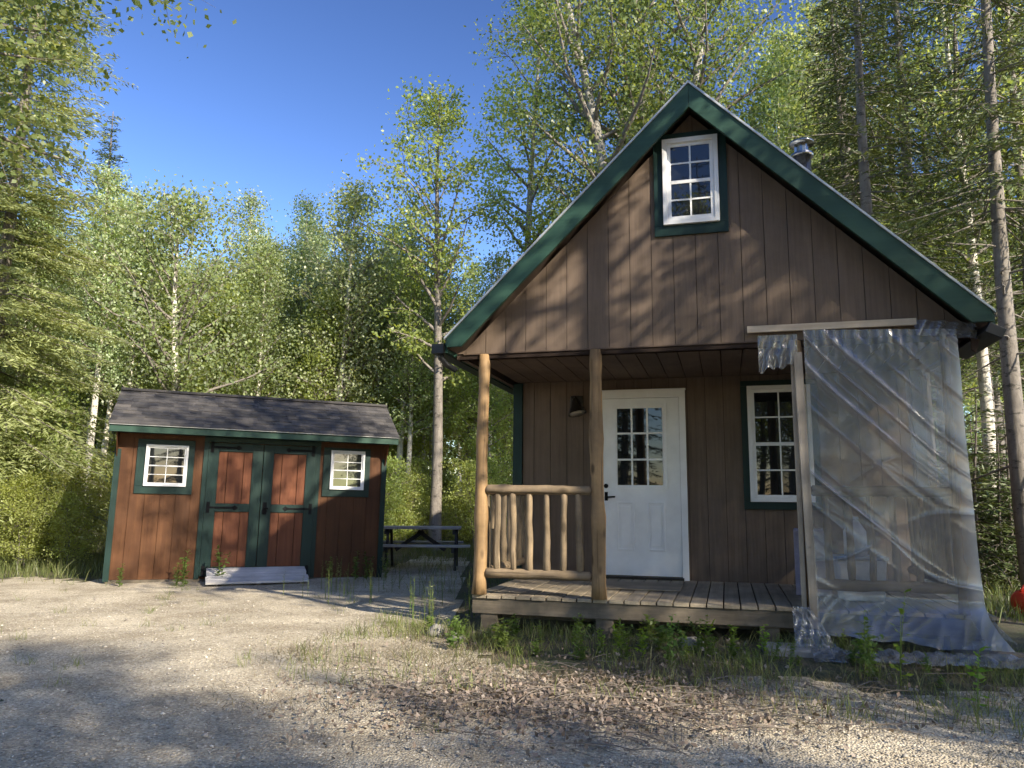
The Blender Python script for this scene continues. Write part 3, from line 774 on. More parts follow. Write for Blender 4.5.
# side trims (lean out at the top toward the eave brackets)
for s, a in ((-1, -.035), (1, SW - .045)):
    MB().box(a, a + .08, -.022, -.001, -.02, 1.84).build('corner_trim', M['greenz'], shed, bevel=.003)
    mb = MB()
    x = -.012 if s < 0 else SW + .0
    mb.add([(x, 0, 1.70), (x + .012, 0, 1.70), (x, -.27, 2.06), (x + .012, -.27, 2.06), (x, 0, 2.12), (x + .012, 0, 2.12)],
           [(0, 1, 3, 2), (2, 3, 5, 4), (0, 4, 5, 1), (0, 2, 4), (1, 5, 3)])
    mb.build('eave_bracket', M['redwood'], shed)
    side_ = MB(); v = .0
    while v < SDp - .02:
        side_.box(x - .012 if s < 0 else x, x if s < 0 else x + .012, v + .02, min(v + .22, SDp), 0, 2.1); v += .203
    side_.build('side_wall', M['redwood'], shed)
# soffit under the front eave
MB().box(-.09, SW + .12, -.29, -.001, 2.075, 2.09).build('eave_soffit', M['greenz'], shed)
MB().box(-.105, SW + .143, -.325, -.293, 2.065, 2.165).build('eave_board', M['green'], shed, bevel=.003)
# roof: front slope rises from the eave to the ridge, then falls to the back
E0 = (-.345, 2.172); RD = (.817, 2.80); BK = (2.5, 1.95)
def slope_pt(t): return (E0[0] + (RD[0] - E0[0]) * t, E0[1] + (RD[1] - E0[1]) * t)
rfo = MB()
xa, xb = -.105, SW + .143
def yzprism(mbx, poly, x0, x1):
    k = len(poly)
    mbx.add([(x0, y, h) for y, h in poly] + [(x1, y, h) for y, h in poly], [tuple(range(k)), tuple(range(2 * k - 1, k - 1, -1))] + [(i, i + k, (i + 1) % k + k, (i + 1) % k) for i in range(k)])
yzprism(rfo, [(E0[0], E0[1] - .005), (RD[0], RD[1] - .012), (BK[0], BK[1]), (BK[0], BK[1] - .05), (RD[0], RD[1] - .09), (-.29, 2.168 - .05)], xa, xb)
roof2 = rfo.build('roof', M['greenz'], shed)
yz = MB(); yzprism(yz, [(E0[0] + .34, 2.09), (RD[0], RD[1] - .1), (BK[0] - .2, 2.0), (SDp, 1.9), (.0, 1.9)], .0, .011)
yzprism(yz, [(E0[0] + .34, 2.09), (RD[0], RD[1] - .1), (BK[0] - .2, 2.0), (SDp, 1.9), (.0, 1.9)], SW - .011, SW)
yz.build('gable_end', M['redwood'], shed)
MB().box(xa - .004, xb + .004, -.352, -.326, 2.163, 2.172).build('drip_edge', M['drip'], roof2)
sh = MB(); rng = random.Random(11)
nc = 11; L_ = math.hypot(RD[0] - E0[0], RD[1] - E0[1]); ang = math.atan2(RD[1] - E0[1], RD[0] - E0[0])
for c_ in range(nc):
    x = xa - .01 - rng.uniform(0, .1); off = c_ * L_ / nc
    while x < xb + .01:
        wd = rng.choice((.09, .13, .16, .2, .25)); x1 = min(x + wd, xb + .012); xx = max(x, xa - .012)
        if x1 - xx > .01:
            lift = rng.choice((.004, .004, .0085))
            y0 = E0[0] + math.cos(ang) * off; h0 = E0[1] + math.sin(ang) * off
            mx = Matrix.Translation((0, y0, h0 + .003)) @ Matrix.Rotation(ang - .045, 4, 'X')
            sh.box(xx, x1 - .0015, -.012, L_ / nc + .03, lift * .3, lift + .006, mx)
        x += wd
sh.build('shingles', M['shingle'], roof2)
MB().box(xa - .01, xb + .01, RD[0] - .10, RD[0] + .10, RD[1] - .02, RD[1] + .022).build('ridge_cap', M['shingle'], roof2, bevel=.01)
bs_ = MB(); yzprism(bs_, [(RD[0], RD[1] + .0), (BK[0], BK[1] + .012), (BK[0], BK[1] + .001), (RD[0], RD[1] - .011)], xa, xb)
bs_.build('rear_shingles', M['shingle'], roof2)
window(shed, .37, .94, 1.32, 1.92, 0.0, (.115, .085, .075, .11), zf=zs, fw=.03, sw=.02, mw=.005)
window(shed, 3.01, 3.54, 1.34, 1.95, 0.0, (.11, .09, .04, .11), zf=zs, fw=.03, sw=.02, mw=.005)
# curtains are dark inside; doors
for k, (a, c) in enumerate(((1.215, 1.993), (2.003, 2.785))):
    d2 = bpy.data.objects.new('shed_door', None); C.objects.link(d2); d2.parent = shed
    mb = MB(); st = .15; y0, y1 = -.034, -.0005
    mb.box(a, a + st, y0, y1, .04, 1.985); mb.box(c - st, c, y0, y1, .04, 1.985)
    for h0, h1 in ((.04, .17), (.97, 1.09), (1.86, 1.985)): mb.box(a + st + .0003, c - st - .0003, y0, y1, h0, h1)
    mb.build('door_rails', M['greenz'], d2, bevel=.003)
    mb = MB(); A, B_ = a + st, c - st
    for h0, h1 in ((.171, .969), (1.091, 1.859)):
        for x0, x1 in ((A, A + .12), (A + .126, B_ - .126), (B_ - .12, B_)): mb.box(x0 + .001, x1 - .001, -.016, -.0008, h0, h1)
    mb.build('door_panels', M['doorwood'], d2, bevel=.002)
    hx = a + .05 if k == 0 else c - .05; sg = 1 if k == 0 else -1
    for hh in (.11, 1.03, 1.92):
        mb = MB(); mb.box(min(hx, hx + sg * .36), max(hx, hx + sg * .36), -.042, -.0345, hh - .014, hh + .014)
        mb.box(hx - .022, hx + .022, -.044, -.0345, hh - .08, hh + .08)
        e = hx + sg * .37; mb.prism([(e - .04, hh), (e, hh - .04), (e + .05, hh), (e, hh + .04)], -.042, -.0346)
        mb.build('strap_hinge', M['black'], d2)
    if k == 1:
        mb = MB(); hx = a + .06; mb.box(hx - .03, hx + .03, -.04, -.0345, .94, 1.12); mb.tube([(hx, -.04, 1.03), (hx, -.08, 1.03), (hx + .05, -.085, 1.03)], .011, 8)
        mb.tube([(hx, -.041, .985), (hx, -.055, .985)], .035, 12)
        mb.build('door_handle', M['black'], d2)
MB().box(1.15, 1.213, -.024, -.0005, .0, 1.995).build('door_jamb', M['greenz'], shed)
MB().box(2.787, 2.85, -.024, -.0005, .0, 1.995).build('door_jamb', M['greenz'], shed)
MB().box(1.15, 2.85, -.028, -.0005, 1.996, 2.07).build('door_header', M['greenz'], shed)
# ramp
rp_ = empty('door_ramp', (0, 0, 0)); rp_.matrix_world = Matrix.Translation((SX, SY, SZ)) @ Matrix.Rotation(SYAW, 4, 'Z') @ Matrix.Translation((1.32, -.03, 0))
mb = MB(); rngr = random.Random(3)
for k in range(5):
    y0 = -.03 - k * .142; h0 = .14 - k * .028
    mx = Matrix.Translation((0, y0, h0)) @ Matrix.Rotation(math.atan2(.028, .142), 4, 'X')
    mb.box(rngr.uniform(-.012, .012), 1.38 + rngr.uniform(-.012, .012), -.136, 0, -.03, 0, mx)
mb.build('ramp_boards', M['ramp'], rp_, bevel=.003)
mb = MB()
for x in (.12, .67, 1.22):
    yzprism(mb, [(-.05, .095), (-.05, -.08), (-.70, -.08), (-.70, -.03)], x, x + .04)
mb.build('ramp_stringers', M['rim'], rp_)
tag(rp_, 'low grey board ramp in front of the shed doors', 'ramp')

# ------------------------------------------------------------------ picnic table
pt = empty('picnic_table', (-1.62, 14.15, gh(-1.6, 14.1)), R(2))
tag(pt, 'dark timber picnic table with benches beside the shed', 'picnic table')
mb = MB()
for k in range(5): mb.box(-.72, .72, -.36 + k * .146, -.36 + k * .146 + .138, .70, .738)
mb.build('table_top', M['tabletop'], pt, bevel=.004)
for yb in (-.74, .50):
    mb = MB()
    for k in range(2): mb.box(-.90 if yb < 0 else -.75, .90 if yb < 0 else .75, yb + k * .13, yb + k * .13 + .122, .41, .445)
    mb.build('bench', M['tabletop'], pt, bevel=.004)
for x in (-.62, .58):
    mb = MB(); mb.box(x, x + .04, -.76, .76, .32, .408); mb.box(x, x + .04, -.34, .36, .61, .698); mb.build('cross_beam', M['table'], pt)
    for s in (-1, 1):
        mb = MB(); mb.add([(x + .041, s * .60, 0), (x + .08, s * .60, 0), (x + .08, s * .50, 0), (x + .041, s * .50, 0), (x + .041, s * .28, .697), (x + .08, s * .28, .697), (x + .08, s * .18, .697), (x + .041, s * .18, .697)],
                         [(0, 1, 2, 3), (7, 6, 5, 4), (0, 4, 5, 1), (1, 5, 6, 2), (2, 6, 7, 3), (3, 7, 4, 0)])
        mb.build('leg', M['table'], pt)
mb = MB()
for s in (-1, 1):
    mx = Matrix.Translation((s * .05, -.03, .66)) @ Matrix.Rotation(R(s * 56), 4, 'Y')
    mb.box(-.035, .035, -.02, .02, -.60, .0, mx)
mb.build('diagonal_brace', M['table'], pt)

# ------------------------------------------------------------------ trees
def pset(P, rs, D=None): return P
def decid(seed, H, cb, Rr, nl, leaf, nleaf, lm, bm_, r0=None, lean=(0, 0), curve=.35, spread=.16, up=50, gap=.0, drop=0.0, dead=0):
    rs = np.random.RandomState(seed); rg = random.Random(seed)
    r0 = r0 or H * .011
    ph = [rg.uniform(0, 6) for _ in range(4)]
    def tr(z_):
        t = z_ / H
        return Vector((lean[0] * t * t * 1.0 + curve * .4 * (math.sin(ph[0] + t * 4) - math.sin(ph[0])), lean[1] * t * t + curve * .4 * (math.sin(ph[1] + t * 3.4) - math.sin(ph[1])), z_))
    tm = MB(); bmB = MB()
    nz_ = 14
    tm.tube([tr(-.25)] + [tr(H * i / nz_) for i in range(nz_ + 1)], [r0 * 1.35] + [r0 * (1.12 if i == 0 else 1) * (1 - .93 * i / nz_) + .004 for i in range(nz_ + 1)], 9, wob=.12)
    PP, DD = [], []
    for i in range(nl):
        t = (i + rg.uniform(0, .8)) / nl
        zz = cb + (H * .985 - cb) * t
        az = i * 2.39996 + rg.uniform(-.5, .5)
        prof = (min(1, .45 + 1.3 * t)) * (1 - t) ** .55 * 1.15 + .10
        Ln = Rr * prof * rg.uniform(.65, 1.15)
        el = R(rg.uniform(up - 18, up + 15)) * (.6 + .5 * t) - drop
        base = tr(zz); d = Vector((math.cos(az) * math.cos(el), math.sin(az) * math.cos(el), math.sin(el)))
        pts = [base]; seg = 5; cur = d.copy()
        for s in range(seg):
            cur = (cur + Vector((rg.uniform(-.22, .22), rg.uniform(-.22, .22), rg.uniform(-.12, .20) - drop * .3))).normalized()
            pts.append(pts[-1] + cur * Ln / seg)
        rb_ = max(.008, r0 * (1 - t) * .36 * (Ln / Rr + .3))
        bmB.tube(pts, [rb_ * (1 - .85 * s / seg) + .003 for s in range(seg + 1)], 5, cap=False)
        if rg.random() < gap: continue
        nt = max(4, int(7 * Ln / Rr + 4))
        for k in range(nt):
            ft = rg.uniform(.28, 1.0); q = ft * seg; a = int(min(q, seg - 1)); p = pts[a].lerp(pts[a + 1], q - a)
            tl_ = Ln * rg.uniform(.18, .42) + .12
            td = (cur * .5 + Vector((rg.gauss(0, .6), rg.gauss(0, .6), rg.gauss(.05, .4) - drop * .6))).normalized()
            q1 = p + td * tl_ * .5; q2 = p + td * tl_ + Vector((0, 0, -.06 * tl_))
            bmB.tube([p, q1, q2], [.007, .005, .002], 3, cap=False)
            m_ = max(3, int(nleaf * rg.uniform(.5, 1.4)))
            f = rs.uniform(.15, 1.1, m_)[:, None]
            base_ = np.array(p)[None] * (1 - f) + np.array(q2)[None] * f
            PP.append(base_ + rs.normal(size=(m_, 3)) * spread * np.array([1, 1, .7]))
    P = np.concatenate(PP)
    V = leaf_arrays(P, leaf, rs, up=.3, length=1.35)
    return tm, bmB, V, lm, bm_
def conifer(seed, H, cb, Rr, nm, bm_, r0=None, droop=.25, dens=1.0, lean=(0, 0), bare=0, nl_len=.17, wid=.035, sparse=0.0):
    rs = np.random.RandomState(seed); rg = random.Random(seed); r0 = r0 or H * .012
    tm = MB(); bmB = MB()
    def tr(z_): t = z_ / H; return Vector((lean[0] * t + .06 * math.sin(t * 5 + seed), lean[1] * t + .05 * math.sin(t * 4 + seed * 2), z_))
    tm.tube([tr(-.25)] + [tr(H * i / 14) for i in range(15)], [r0 * 1.25] + [r0 * (1 - .95 * i / 14) + .004 for i in range(15)], 9, wob=.12)
    PP, DD = [], []
    zz = cb * .35 if bare else cb
    while zz < H * .99:
        t = max(0, (zz - cb) / (H - cb)); isdead = zz < cb
        for k in range(rg.choice((3, 4, 5)) if not isdead else rg.choice((1, 2, 3))):
            az = rg.uniform(0, 6.283); Ln = (Rr * (1 - t) ** .8 + .12) * rg.uniform(.6, 1.12)
            if isdead: Ln *= rg.uniform(.3, .8)
            el = R(12 - 22 * (1 - t)) if not isdead else R(rg.uniform(-25, 10))
            d = Vector((math.cos(az) * math.cos(el), math.sin(az) * math.cos(el), math.sin(el))); seg = 5
            pts = [tr(zz)]; cur = d.copy()
            for s in range(seg):
                cur = (cur + Vector((rg.uniform(-.1, .1), rg.uniform(-.1, .1), -droop * .25 + (.10 if s > 2 else 0)))).normalized()
                pts.append(pts[-1] + cur * Ln / seg)
            bmB.tube(pts, [max(.004, .018 * (1 - t) * (1 - s / seg) + .003) for s in range(seg + 1)], 4, cap=False)
            side_ = Vector((-math.sin(az), math.cos(az), 0))
            if isdead:
                for q in range(3):
                    f = rg.uniform(.3, .95) * seg; a = int(min(f, seg - 1)); p = pts[a].lerp(pts[a + 1], f - a)
                    bmB.tube([p, p + (side_ * rg.choice((-1, 1)) + cur * .5 + Vector((0, 0, rg.uniform(-.6, .3)))) * Ln * .25], [.004, .0015], 3, cap=False)
                continue
            if rg.random() < sparse: continue
            step = .085 / dens; q = .12 * Ln
            while q < Ln:
                f = q / Ln * seg; a = int(min(f, seg - 1)); p = pts[a].lerp(pts[a + 1], f - a)
                tw = (.42 * (Ln - q) + .10) * rg.uniform(.6, 1.1)
                for sg in (-1, 1):
                    td = (side_ * sg + cur * .75 + Vector((0, 0, -droop * rg.uniform(.1, .9)))).normalized()
                    kk = max(1, int(tw / .09))
                    for e in range(kk):
                        c_ = p + td * tw * (e + .5) / kk
                        PP.append((c_.x, c_.y, c_.z - .1 * droop * (e / kk))); DD.append((td.x + rg.gauss(0, .35), td.y + rg.gauss(0, .35), td.z + rg.gauss(0, .25)))
                q += step * rg.uniform(.7, 1.3)
        zz += rg.uniform(.14, .30) / max(.6, dens) * (1.6 if isdead else 1)
    P = np.array(PP); P += rs.normal(size=P.shape) * .02
    V = leaf_arrays(P, wid, rs, up=.8, length=nl_len / wid, D=np.array(DD))
    return tm, bmB, V, nm, bm_

def make_tree(name, spec, loc, rz, label, group=None, cat='tree', scale=1.0, link=True):
    tm, bmB, V, lm, bk = spec
    root = empty(name, loc, rz); root.scale = (scale,) * 3
    tk = tm.build('trunk', bk, root, smooth=True)
    bmB.build('branches', M['bark_grey'] if bk is not M['bark_dark'] else bk, root, smooth=True)
    npmesh('crown', V, quads(len(V) // 4), lm, root)
    return tag(root, label, cat, group)
def at(px, dist, dz=-.03):
    """standing point seen in column px at forward distance dist"""
    x = (px - 512) / 770 * dist
    return (x, dist, gh(x, dist) + dz)
def again(src, px, dist, label, group, rz=0, s=1.0, xy=None):
    c = copy_tree(src)
    if xy: px_ = (xy[0], xy[1], gh(*xy) - .03)
    else: px_ = at(px, dist)
    c.location = px_; c.rotation_euler = (0, 0, rz); c.scale = (s, s, s)
    if 'group' in c: del c['group']
    c['label'] = label
    if group: c['group'] = group
    return c

# --- trees one can tell apart
tA = make_tree('maple_tree', decid(21, 11.3, 3.9, 2.0, 38, .066, 30, M['leaf_bright'], M['bark_grey'], r0=.15, lean=(.2, 0), curve=.25, spread=.15, up=48), at(437, 18), 1.0,
               'slender bright leaved tree with bare lower trunk behind the picnic table')
tB1 = make_tree('poplar_tree', decid(31, 16, 6.0, 3.0, 42, .066, 50, M['bough_leaf'], M['bark_mid'], r0=.22, lean=(-2.2, 0), curve=.3, spread=.22), at(632, 16), 0,
                'pale trunked poplar leaning left above the left roof slope')
tB2 = make_tree('poplar_tree', decid(32, 17, 6.5, 2.8, 42, .066, 50, M['bough_leaf'], M['bark_mid'], r0=.22, lean=(-.3, 0), curve=.3, spread=.22), at(655, 16.6), 0,
                'middle one of the three pale poplar trunks above the left roof slope')
tB3 = make_tree('poplar_tree', decid(33, 16.5, 6.5, 3.0, 44, .066, 50, M['bough_leaf'], M['bark_mid'], r0=.22, lean=(1.2, 0), curve=.3, spread=.22), at(684, 16.2), 0,
                'pale poplar leaning right towards the gable peak')
tI = make_tree('maple_tree', decid(34, 15.5, 6.5, 2.2, 40, .070, 34, M['leaf_bright'], M['bark_mid'], r0=.15, lean=(.3, 0), curve=.3, spread=.22), at(528, 19.5), 0,
                'tall bright green tree filling the gap left of the roof peak')
tC = make_tree('spruce_tree', conifer(41, 15, 5.2, 2.1, M['needle'], M['bark_grey'], r0=.135, droop=.3, lean=(.15, 0), bare=1, dens=1.1, nl_len=.11, wid=.024), at(1022, 10.6), 0,
               'tall grey spruce trunk with dead twigs right of the cabin')
tD = make_tree('hemlock_tree', conifer(42, 18, 1.5, 2.9, M['needle_pale'], M['bark_grey'], r0=.15, droop=.3, dens=1.75, nl_len=.12, wid=.026), at(-12, 14.0), 0,
               'tall drooping pale green conifer at the left edge of the photo')
tE = make_tree('spruce_tree', conifer(43, 14.6, 1.0, 2.5, M['needle'], M['bark_dark'], droop=.2, dens=1.3, nl_len=.15, wid=.035), at(84, 26), 0,
               'dark pointed spruce top rising over the leafy trees at left')
tF = make_tree('maple_tree', decid(51, 8.3, 2.6, 2.6, 46, .068, 32, M['leaf'], M['bark_pale'], r0=.14, curve=.5, spread=.26, up=55), at(180, 18.5), .6,
               'broad leafy tree with forked pale trunk right behind the shed roof')
tG = make_tree('birch_tree', decid(52, 9.4, 3.0, 1.7, 42, .062, 34, M['leaf_silver'], M['bark_pale'], r0=.12, lean=(.5, 0), curve=.3, spread=.22, up=58), at(328, 20), .2,
               'tall narrow birch with white trunk right of the shed roof')
tH = make_tree('leafy_tree', decid(53, 12.5, 5.5, 3.1, 74, .068, 56, M['bough_leaf'], M['bark_grey'], r0=.16, spread=.20, up=22, drop=.10), (-7.2, 8.0, -.03), 2.1,
               'leafy tree whose hanging boughs fill the upper left corner')

# --- prototypes of the forest, each first of its kind
P_ = {}
P_['d1'] = decid(61, 10.5, 3.6, 1.55, 46, .066, 30, M['leaf'], M['bark_pale'], spread=.25)
P_['d2'] = decid(62, 12.0, 4.6, 1.35, 46, .062, 30, M['leaf_silver'], M['bark_pale'], spread=.24, up=58)
P_['d3'] = decid(63, 9.0, 2.2, 1.9, 42, .072, 32, M['leaf_bright'], M['bark_grey'], spread=.26, up=40)
P_['d4'] = decid(64, 13.5, 5.5, 2.6, 42, .072, 32, M['leaf'], M['bark_pale'], spread=.25, r0=.13)
P_['c1'] = conifer(65, 9.5, 1.0, 1.9, M['needle'], M['bark_grey'], droop=.25, dens=1.0, nl_len=.13, wid=.028)
P_['c2'] = conifer(66, 13.0, 4.2, 2.0, M['needle'], M['bark_grey'], droop=.3, dens=1.0, bare=1, nl_len=.12, wid=.026)
P_['s1'] = decid(67, 3.4, .35, 1.3, 30, .06, 26, M['leaf_bright'], M['bark_grey'], spread=.2, r0=.03, up=40)
P_['s3'] = conifer(69, 3.2, .12, 1.2, M['needle'], M['bark_dark'], droop=.25, dens=1.0, nl_len=.12, wid=.028)
P_['s2'] = conifer(68, 2.6, .12, 1.0, M['needle_pale'], M['bark_grey'], droop=.25, dens=1.0, nl_len=.13, wid=.03)
nm_ = dict(d1='leafy_tree', d2='poplar_tree', d3='maple_tree', d4='poplar_tree', c1='spruce_tree', c2='spruce_tree', s1='leafy_sapling', s2='spruce_sapling', s3='spruce_sapling')
proto = {}
def plant(kind, xy, label, group, rz, s):
    if kind not in proto:
        proto[kind] = make_tree(nm_[kind], P_[kind], (xy[0], xy[1], gh(*xy) - .03), rz, label, group, scale=s,
                                cat='sapling' if kind[0] == 's' else 'tree')
        return proto[kind]
    return again(proto[kind], 0, 0, label, group, rz, s, xy=xy)
rng = random.Random(77)
def kindword(k): return {'d1': 'green leafy tree', 'd2': 'silvery leaved poplar', 'd3': 'low bright leaved maple', 'd4': 'tall bare stemmed poplar', 'c1': 'full dark spruce', 'c2': 'tall bare stemmed spruce'}[k]
ORD = ['', 'second', 'third', 'fourth', 'fifth', 'sixth', 'seventh', 'eighth', 'ninth', 'tenth', 'eleventh', 'twelfth', 'thirteenth', 'fourteenth', 'fifteenth', 'sixteenth', 'seventeenth', 'eighteenth', 'nineteenth', 'twentieth'] + ['%d%s' % (k_, {1: 'st', 2: 'nd', 3: 'rd'}.get(k_ % 10, 'th')) for k_ in range(21, 61)]
def rank(obs, word, where):
    """label each by its place from the left as the photo shows them"""
    obs = sorted(obs, key=lambda o: o.location.x / max(.5, abs(o.location.y)))
    for i_, o in enumerate(obs):
        if len(obs) > 24: o['label'] = word + ' ' + where; continue
        o['label'] = (word + ' ' + where) if len(obs) == 1 else ('leftmost ' + word + ' ' + where) if i_ == 0 else ('rightmost ' + word + ' ' + where) if i_ == len(obs) - 1 else (word + ' ' + where + ', ' + ORD[i_] + ' from left')
def zone(px0, px1, y0, y1, nn, kinds, where, grp, smin=.85, smax=1.1, mind=1.0):
    done = []; made = {}
    tries = 0
    while len(done) < nn and tries < nn * 40:
        tries += 1
        Y = math.sqrt(rng.uniform(y0 ** 2, y1 ** 2)); X = (rng.uniform(px0, px1) - 512) / 770 * Y
        if any((X - a) ** 2 + (Y - b_) ** 2 < mind ** 2 for a, b_ in done): continue
        done.append((X, Y)); k = rng.choice(kinds)
        made.setdefault(k, []).append(plant(k, (X, Y), kindword(k) + ' ' + where, grp + ' (' + kindword(k) + ')', rng.uniform(0, 6.28), rng.uniform(smin, smax)))
    for k, obs in made.items(): rank(obs, kindword(k), where)
zone(-60, 110, 17, 26, 20, ('d1', 'd2', 'c1', 'd2'), 'in the woods left of the shed', 'woods left of the shed', .62, .82)
zone(-60, 1090, 38, 62, 60, ('d1', 'c1', 'd2', 'c1'), 'in the farthest background', 'farthest woods', .85, 1.0, 2.0)
zone(110, 400, 19.5, 27, 40, ('d1', 'd3', 'd2', 'd2'), 'in the woods behind the shed', 'woods behind the shed', .66, .84, .8)
zone(-60, 420, 27, 38, 52, ('d1', 'd2', 'd3', 'd2'), 'in the far woods beyond the shed', 'far woods beyond the shed', .75, .95)
zone(400, 520, 20, 34, 18, ('d1', 'd3', 'd2', 'd1'), 'in the woods between shed and cabin', 'woods between shed and cabin', .6, .85)
zone(560, 860, 18.5, 30, 15, ('d4', 'd1', 'd2', 'd1', 'd4'), 'in the woods behind the cabin', 'woods behind the cabin', .95, 1.25)
zone(850, 1120, 11.5, 17, 11, ('c2', 'c2', 'c2', 'd4'), 'in the dark woods right of the cabin', 'dark woods right of the cabin', .9, 1.2)
zone(850, 1120, 17, 30, 18, ('c2', 'c1', 'd1', 'c2'), 'in the deeper woods right of the cabin', 'deeper woods right of the cabin', .9, 1.2)
# understorey
def under(px0, px1, y0, y1, nn, kinds, where, grp, smin, smax):
    made = {}
    for i in range(nn):
        Y = rng.uniform(y0, y1); X = (rng.uniform(px0, px1) - 512) / 770 * Y; k = rng.choice(kinds)
        w_ = {'s1': 'small leafy sapling', 's2': 'small bushy spruce', 's3': 'small dark spruce'}[k]
        made.setdefault(w_, []).append(plant(k, (X, Y), w_ + ' ' + where, grp + ' (' + w_ + ')', rng.uniform(0, 6.28), rng.uniform(smin, smax)))
    for w_, obs in made.items(): rank(obs, w_, where)
under(-40, 105, 14, 20, 26, ('s1', 's2', 's2'), 'at the forest edge left of the shed', 'undergrowth left of the shed', .4, .9)
under(-50, 104, 13.0, 15.5, 26, ('s1', 's2'), 'in the sunny fringe beside the shed', 'sunny fringe left of the shed', .25, .5)
under(110, 380, 16.5, 24, 18, ('s1', 's2', 's1'), 'in the undergrowth behind the shed', 'undergrowth behind the shed', .5, .9)
under(380, 520, 17, 25, 26, ('s1', 's2', 's1'), 'in the undergrowth behind the picnic table', 'undergrowth behind the picnic table', .3, .6)
under(930, 1080, 10.8, 17, 34, ('s3',), 'in the undergrowth right of the porch', 'undergrowth right of the porch', .5, 1.0)

# --- trees of the clearing's other side: they throw the dappled shade and show in the panes
grp_b = 'woods behind the photographer'
SHADE = [('d1', 9.6, -0.6, 1.0), ('d4', 12.5, 1.5, .95), ('d2', 14.5, -4.0, 1.0), ('d3', 7.6, -.9, .72), ('d4', 5.7, 1.9, 1.1), ('d3', 7.6, -3.4, .7), ('d2', 6.8, -5.6, .8), ('d2', 11.0, -1.4, 1.0), ('d4', 9.4, 3.6, .9), ('d2', 9.0, -6.8, .9), ('d2', 3.6, -6.0, .85),
         ('c2', 17, -1.5, 1.0), ('d3', 12.0, -9.5, 1.0), ('c1', -3, -9, 1.1), ('d1', 1, -10, 1.0), ('d2', -6.5, -7, 1.0), ('d4', 6, -11, 1.0), ('c1', -9, -3, 1.0), ('d1', -11, 2, 1.0), ('c2', -1, -13, 1.1), ('d1', 5.2, -14, 1.1), ('c2', 10, -14, 1.1)] + [(k, x, y, 1.25) for k, x, y in (('d1', -5, -15), ('c1', -8.5, -13), ('d3', -2, -17), ('d1', 3.4, -18), ('c1', 8, -19), ('d3', 12, -19), ('c1', 1, -21), ('d1', -7, -20), ('c1', 15, -15), ('d1', 5.5, -23), ('c1', -3.5, -22), ('c1', 4.5, -16), ('d3', -13, -8), ('c1', -4.6, -5.2), ('c1', 12, -8.5), ('c1', 15.5, -7.5), ('c1', 18, -4.5), ('d1', -5.2, -8.4), ('c1', -3.0, -8.8), ('d3', -2.0, -11.5), ('c1', -7.2, -10.2), ('c1', -14, -3))]
back = {}
for k, x, y, s in SHADE:
    back.setdefault(k, []).append(plant(k, (x, y), kindword(k) + ' on the far side of the clearing behind the camera', grp_b + ' (' + kindword(k) + ')', rng.uniform(0, 6.28), s))
for k, obs in back.items(): rank(obs, {'c2': 'tall spruce', 'd4': 'bare stemmed poplar'}.get(k, kindword(k)), 'across the clearing')

# far-off wood that reads as one dark mass between the stems
rs = np.random.RandomState(55); n_ = 60000
th = rs.uniform(-.95, .95, n_); dd = rs.uniform(52, 74, n_)
P = np.stack([np.sin(th) * dd * 1.1, np.cos(th) * dd, rs.uniform(0, 1, n_) ** 1.2 * 13.5 + .5], 1)
P[:, 2] += 1.6 * np.sin(P[:, 0] * .5) + 1.2 * np.sin(P[:, 0] * 1.3 + 1)
tag(npmesh('distant_forest', leaf_arrays(P, .42, rs, up=.3, length=1.3), quads(n_), M['leaf']), 'dense distant forest filling the gaps between the tree trunks', 'forest', None, 'stuff')

# ------------------------------------------------------------------ ground growth
def blades(name, pts, hmin, hmax, wd, m_, seed, lean=.35, label=None, cat=None):
    rs = np.random.RandomState(seed); P = np.array(pts); n_ = len(P)
    az = rs.uniform(0, 6.283, n_); h = rs.uniform(hmin, hmax, n_); ln = rs.uniform(0, lean, n_) * h * 2
    dx, dy = np.cos(az) * ln, np.sin(az) * ln; wa = rs.uniform(0, 6.283, n_); wx, wy = np.cos(wa) * wd, np.sin(wa) * wd
    z0 = P[:, 2]
    A = np.stack([P[:, 0] - wx, P[:, 1] - wy, z0], 1); B = np.stack([P[:, 0] + wx, P[:, 1] + wy, z0], 1)
    Cc = np.stack([P[:, 0] + dx * .4 + wx * .7, P[:, 1] + dy * .4 + wy * .7, z0 + h * .6], 1)
    Dd = np.stack([P[:, 0] + dx * .4 - wx * .7, P[:, 1] + dy * .4 - wy * .7, z0 + h * .6], 1)
    T1 = np.stack([P[:, 0] + dx + wx * .1, P[:, 1] + dy + wy * .1, z0 + h], 1); T2 = np.stack([P[:, 0] + dx - wx * .1, P[:, 1] + dy - wy * .1, z0 + h], 1)
    V = np.stack([A, B, Cc, Dd, T1, T2], 1).reshape(-1, 3)
    i = np.arange(n_) * 6
    Fq = np.concatenate([np.stack([i, i + 1, i + 2, i + 3], 1), np.stack([i + 3, i + 2, i + 4, i + 5], 1)])
    o = npmesh(name, V, Fq, m_); return tag(o, label, cat, None, 'stuff')
rng = random.Random(5)
def under_building(x, y):
    dx, dy = x - CABX, y - CABY
    u = dx * math.cos(CABB) - dy * math.sin(CABB); v = dx * math.sin(CABB) + dy * math.cos(CABB)
    if -.22 < u < 4.3 and v > .0 and v < 6.3: return True
    dx, dy = x - SX, y - SY
    u = dx * math.cos(SYAW) + dy * math.sin(SYAW); v = -dx * math.sin(SYAW) + dy * math.cos(SYAW)
    return (-.05 < u < 3.9 and v > -.02 and v < 2.4) or (1.25 < u < 2.75 and -.85 < v < 0)
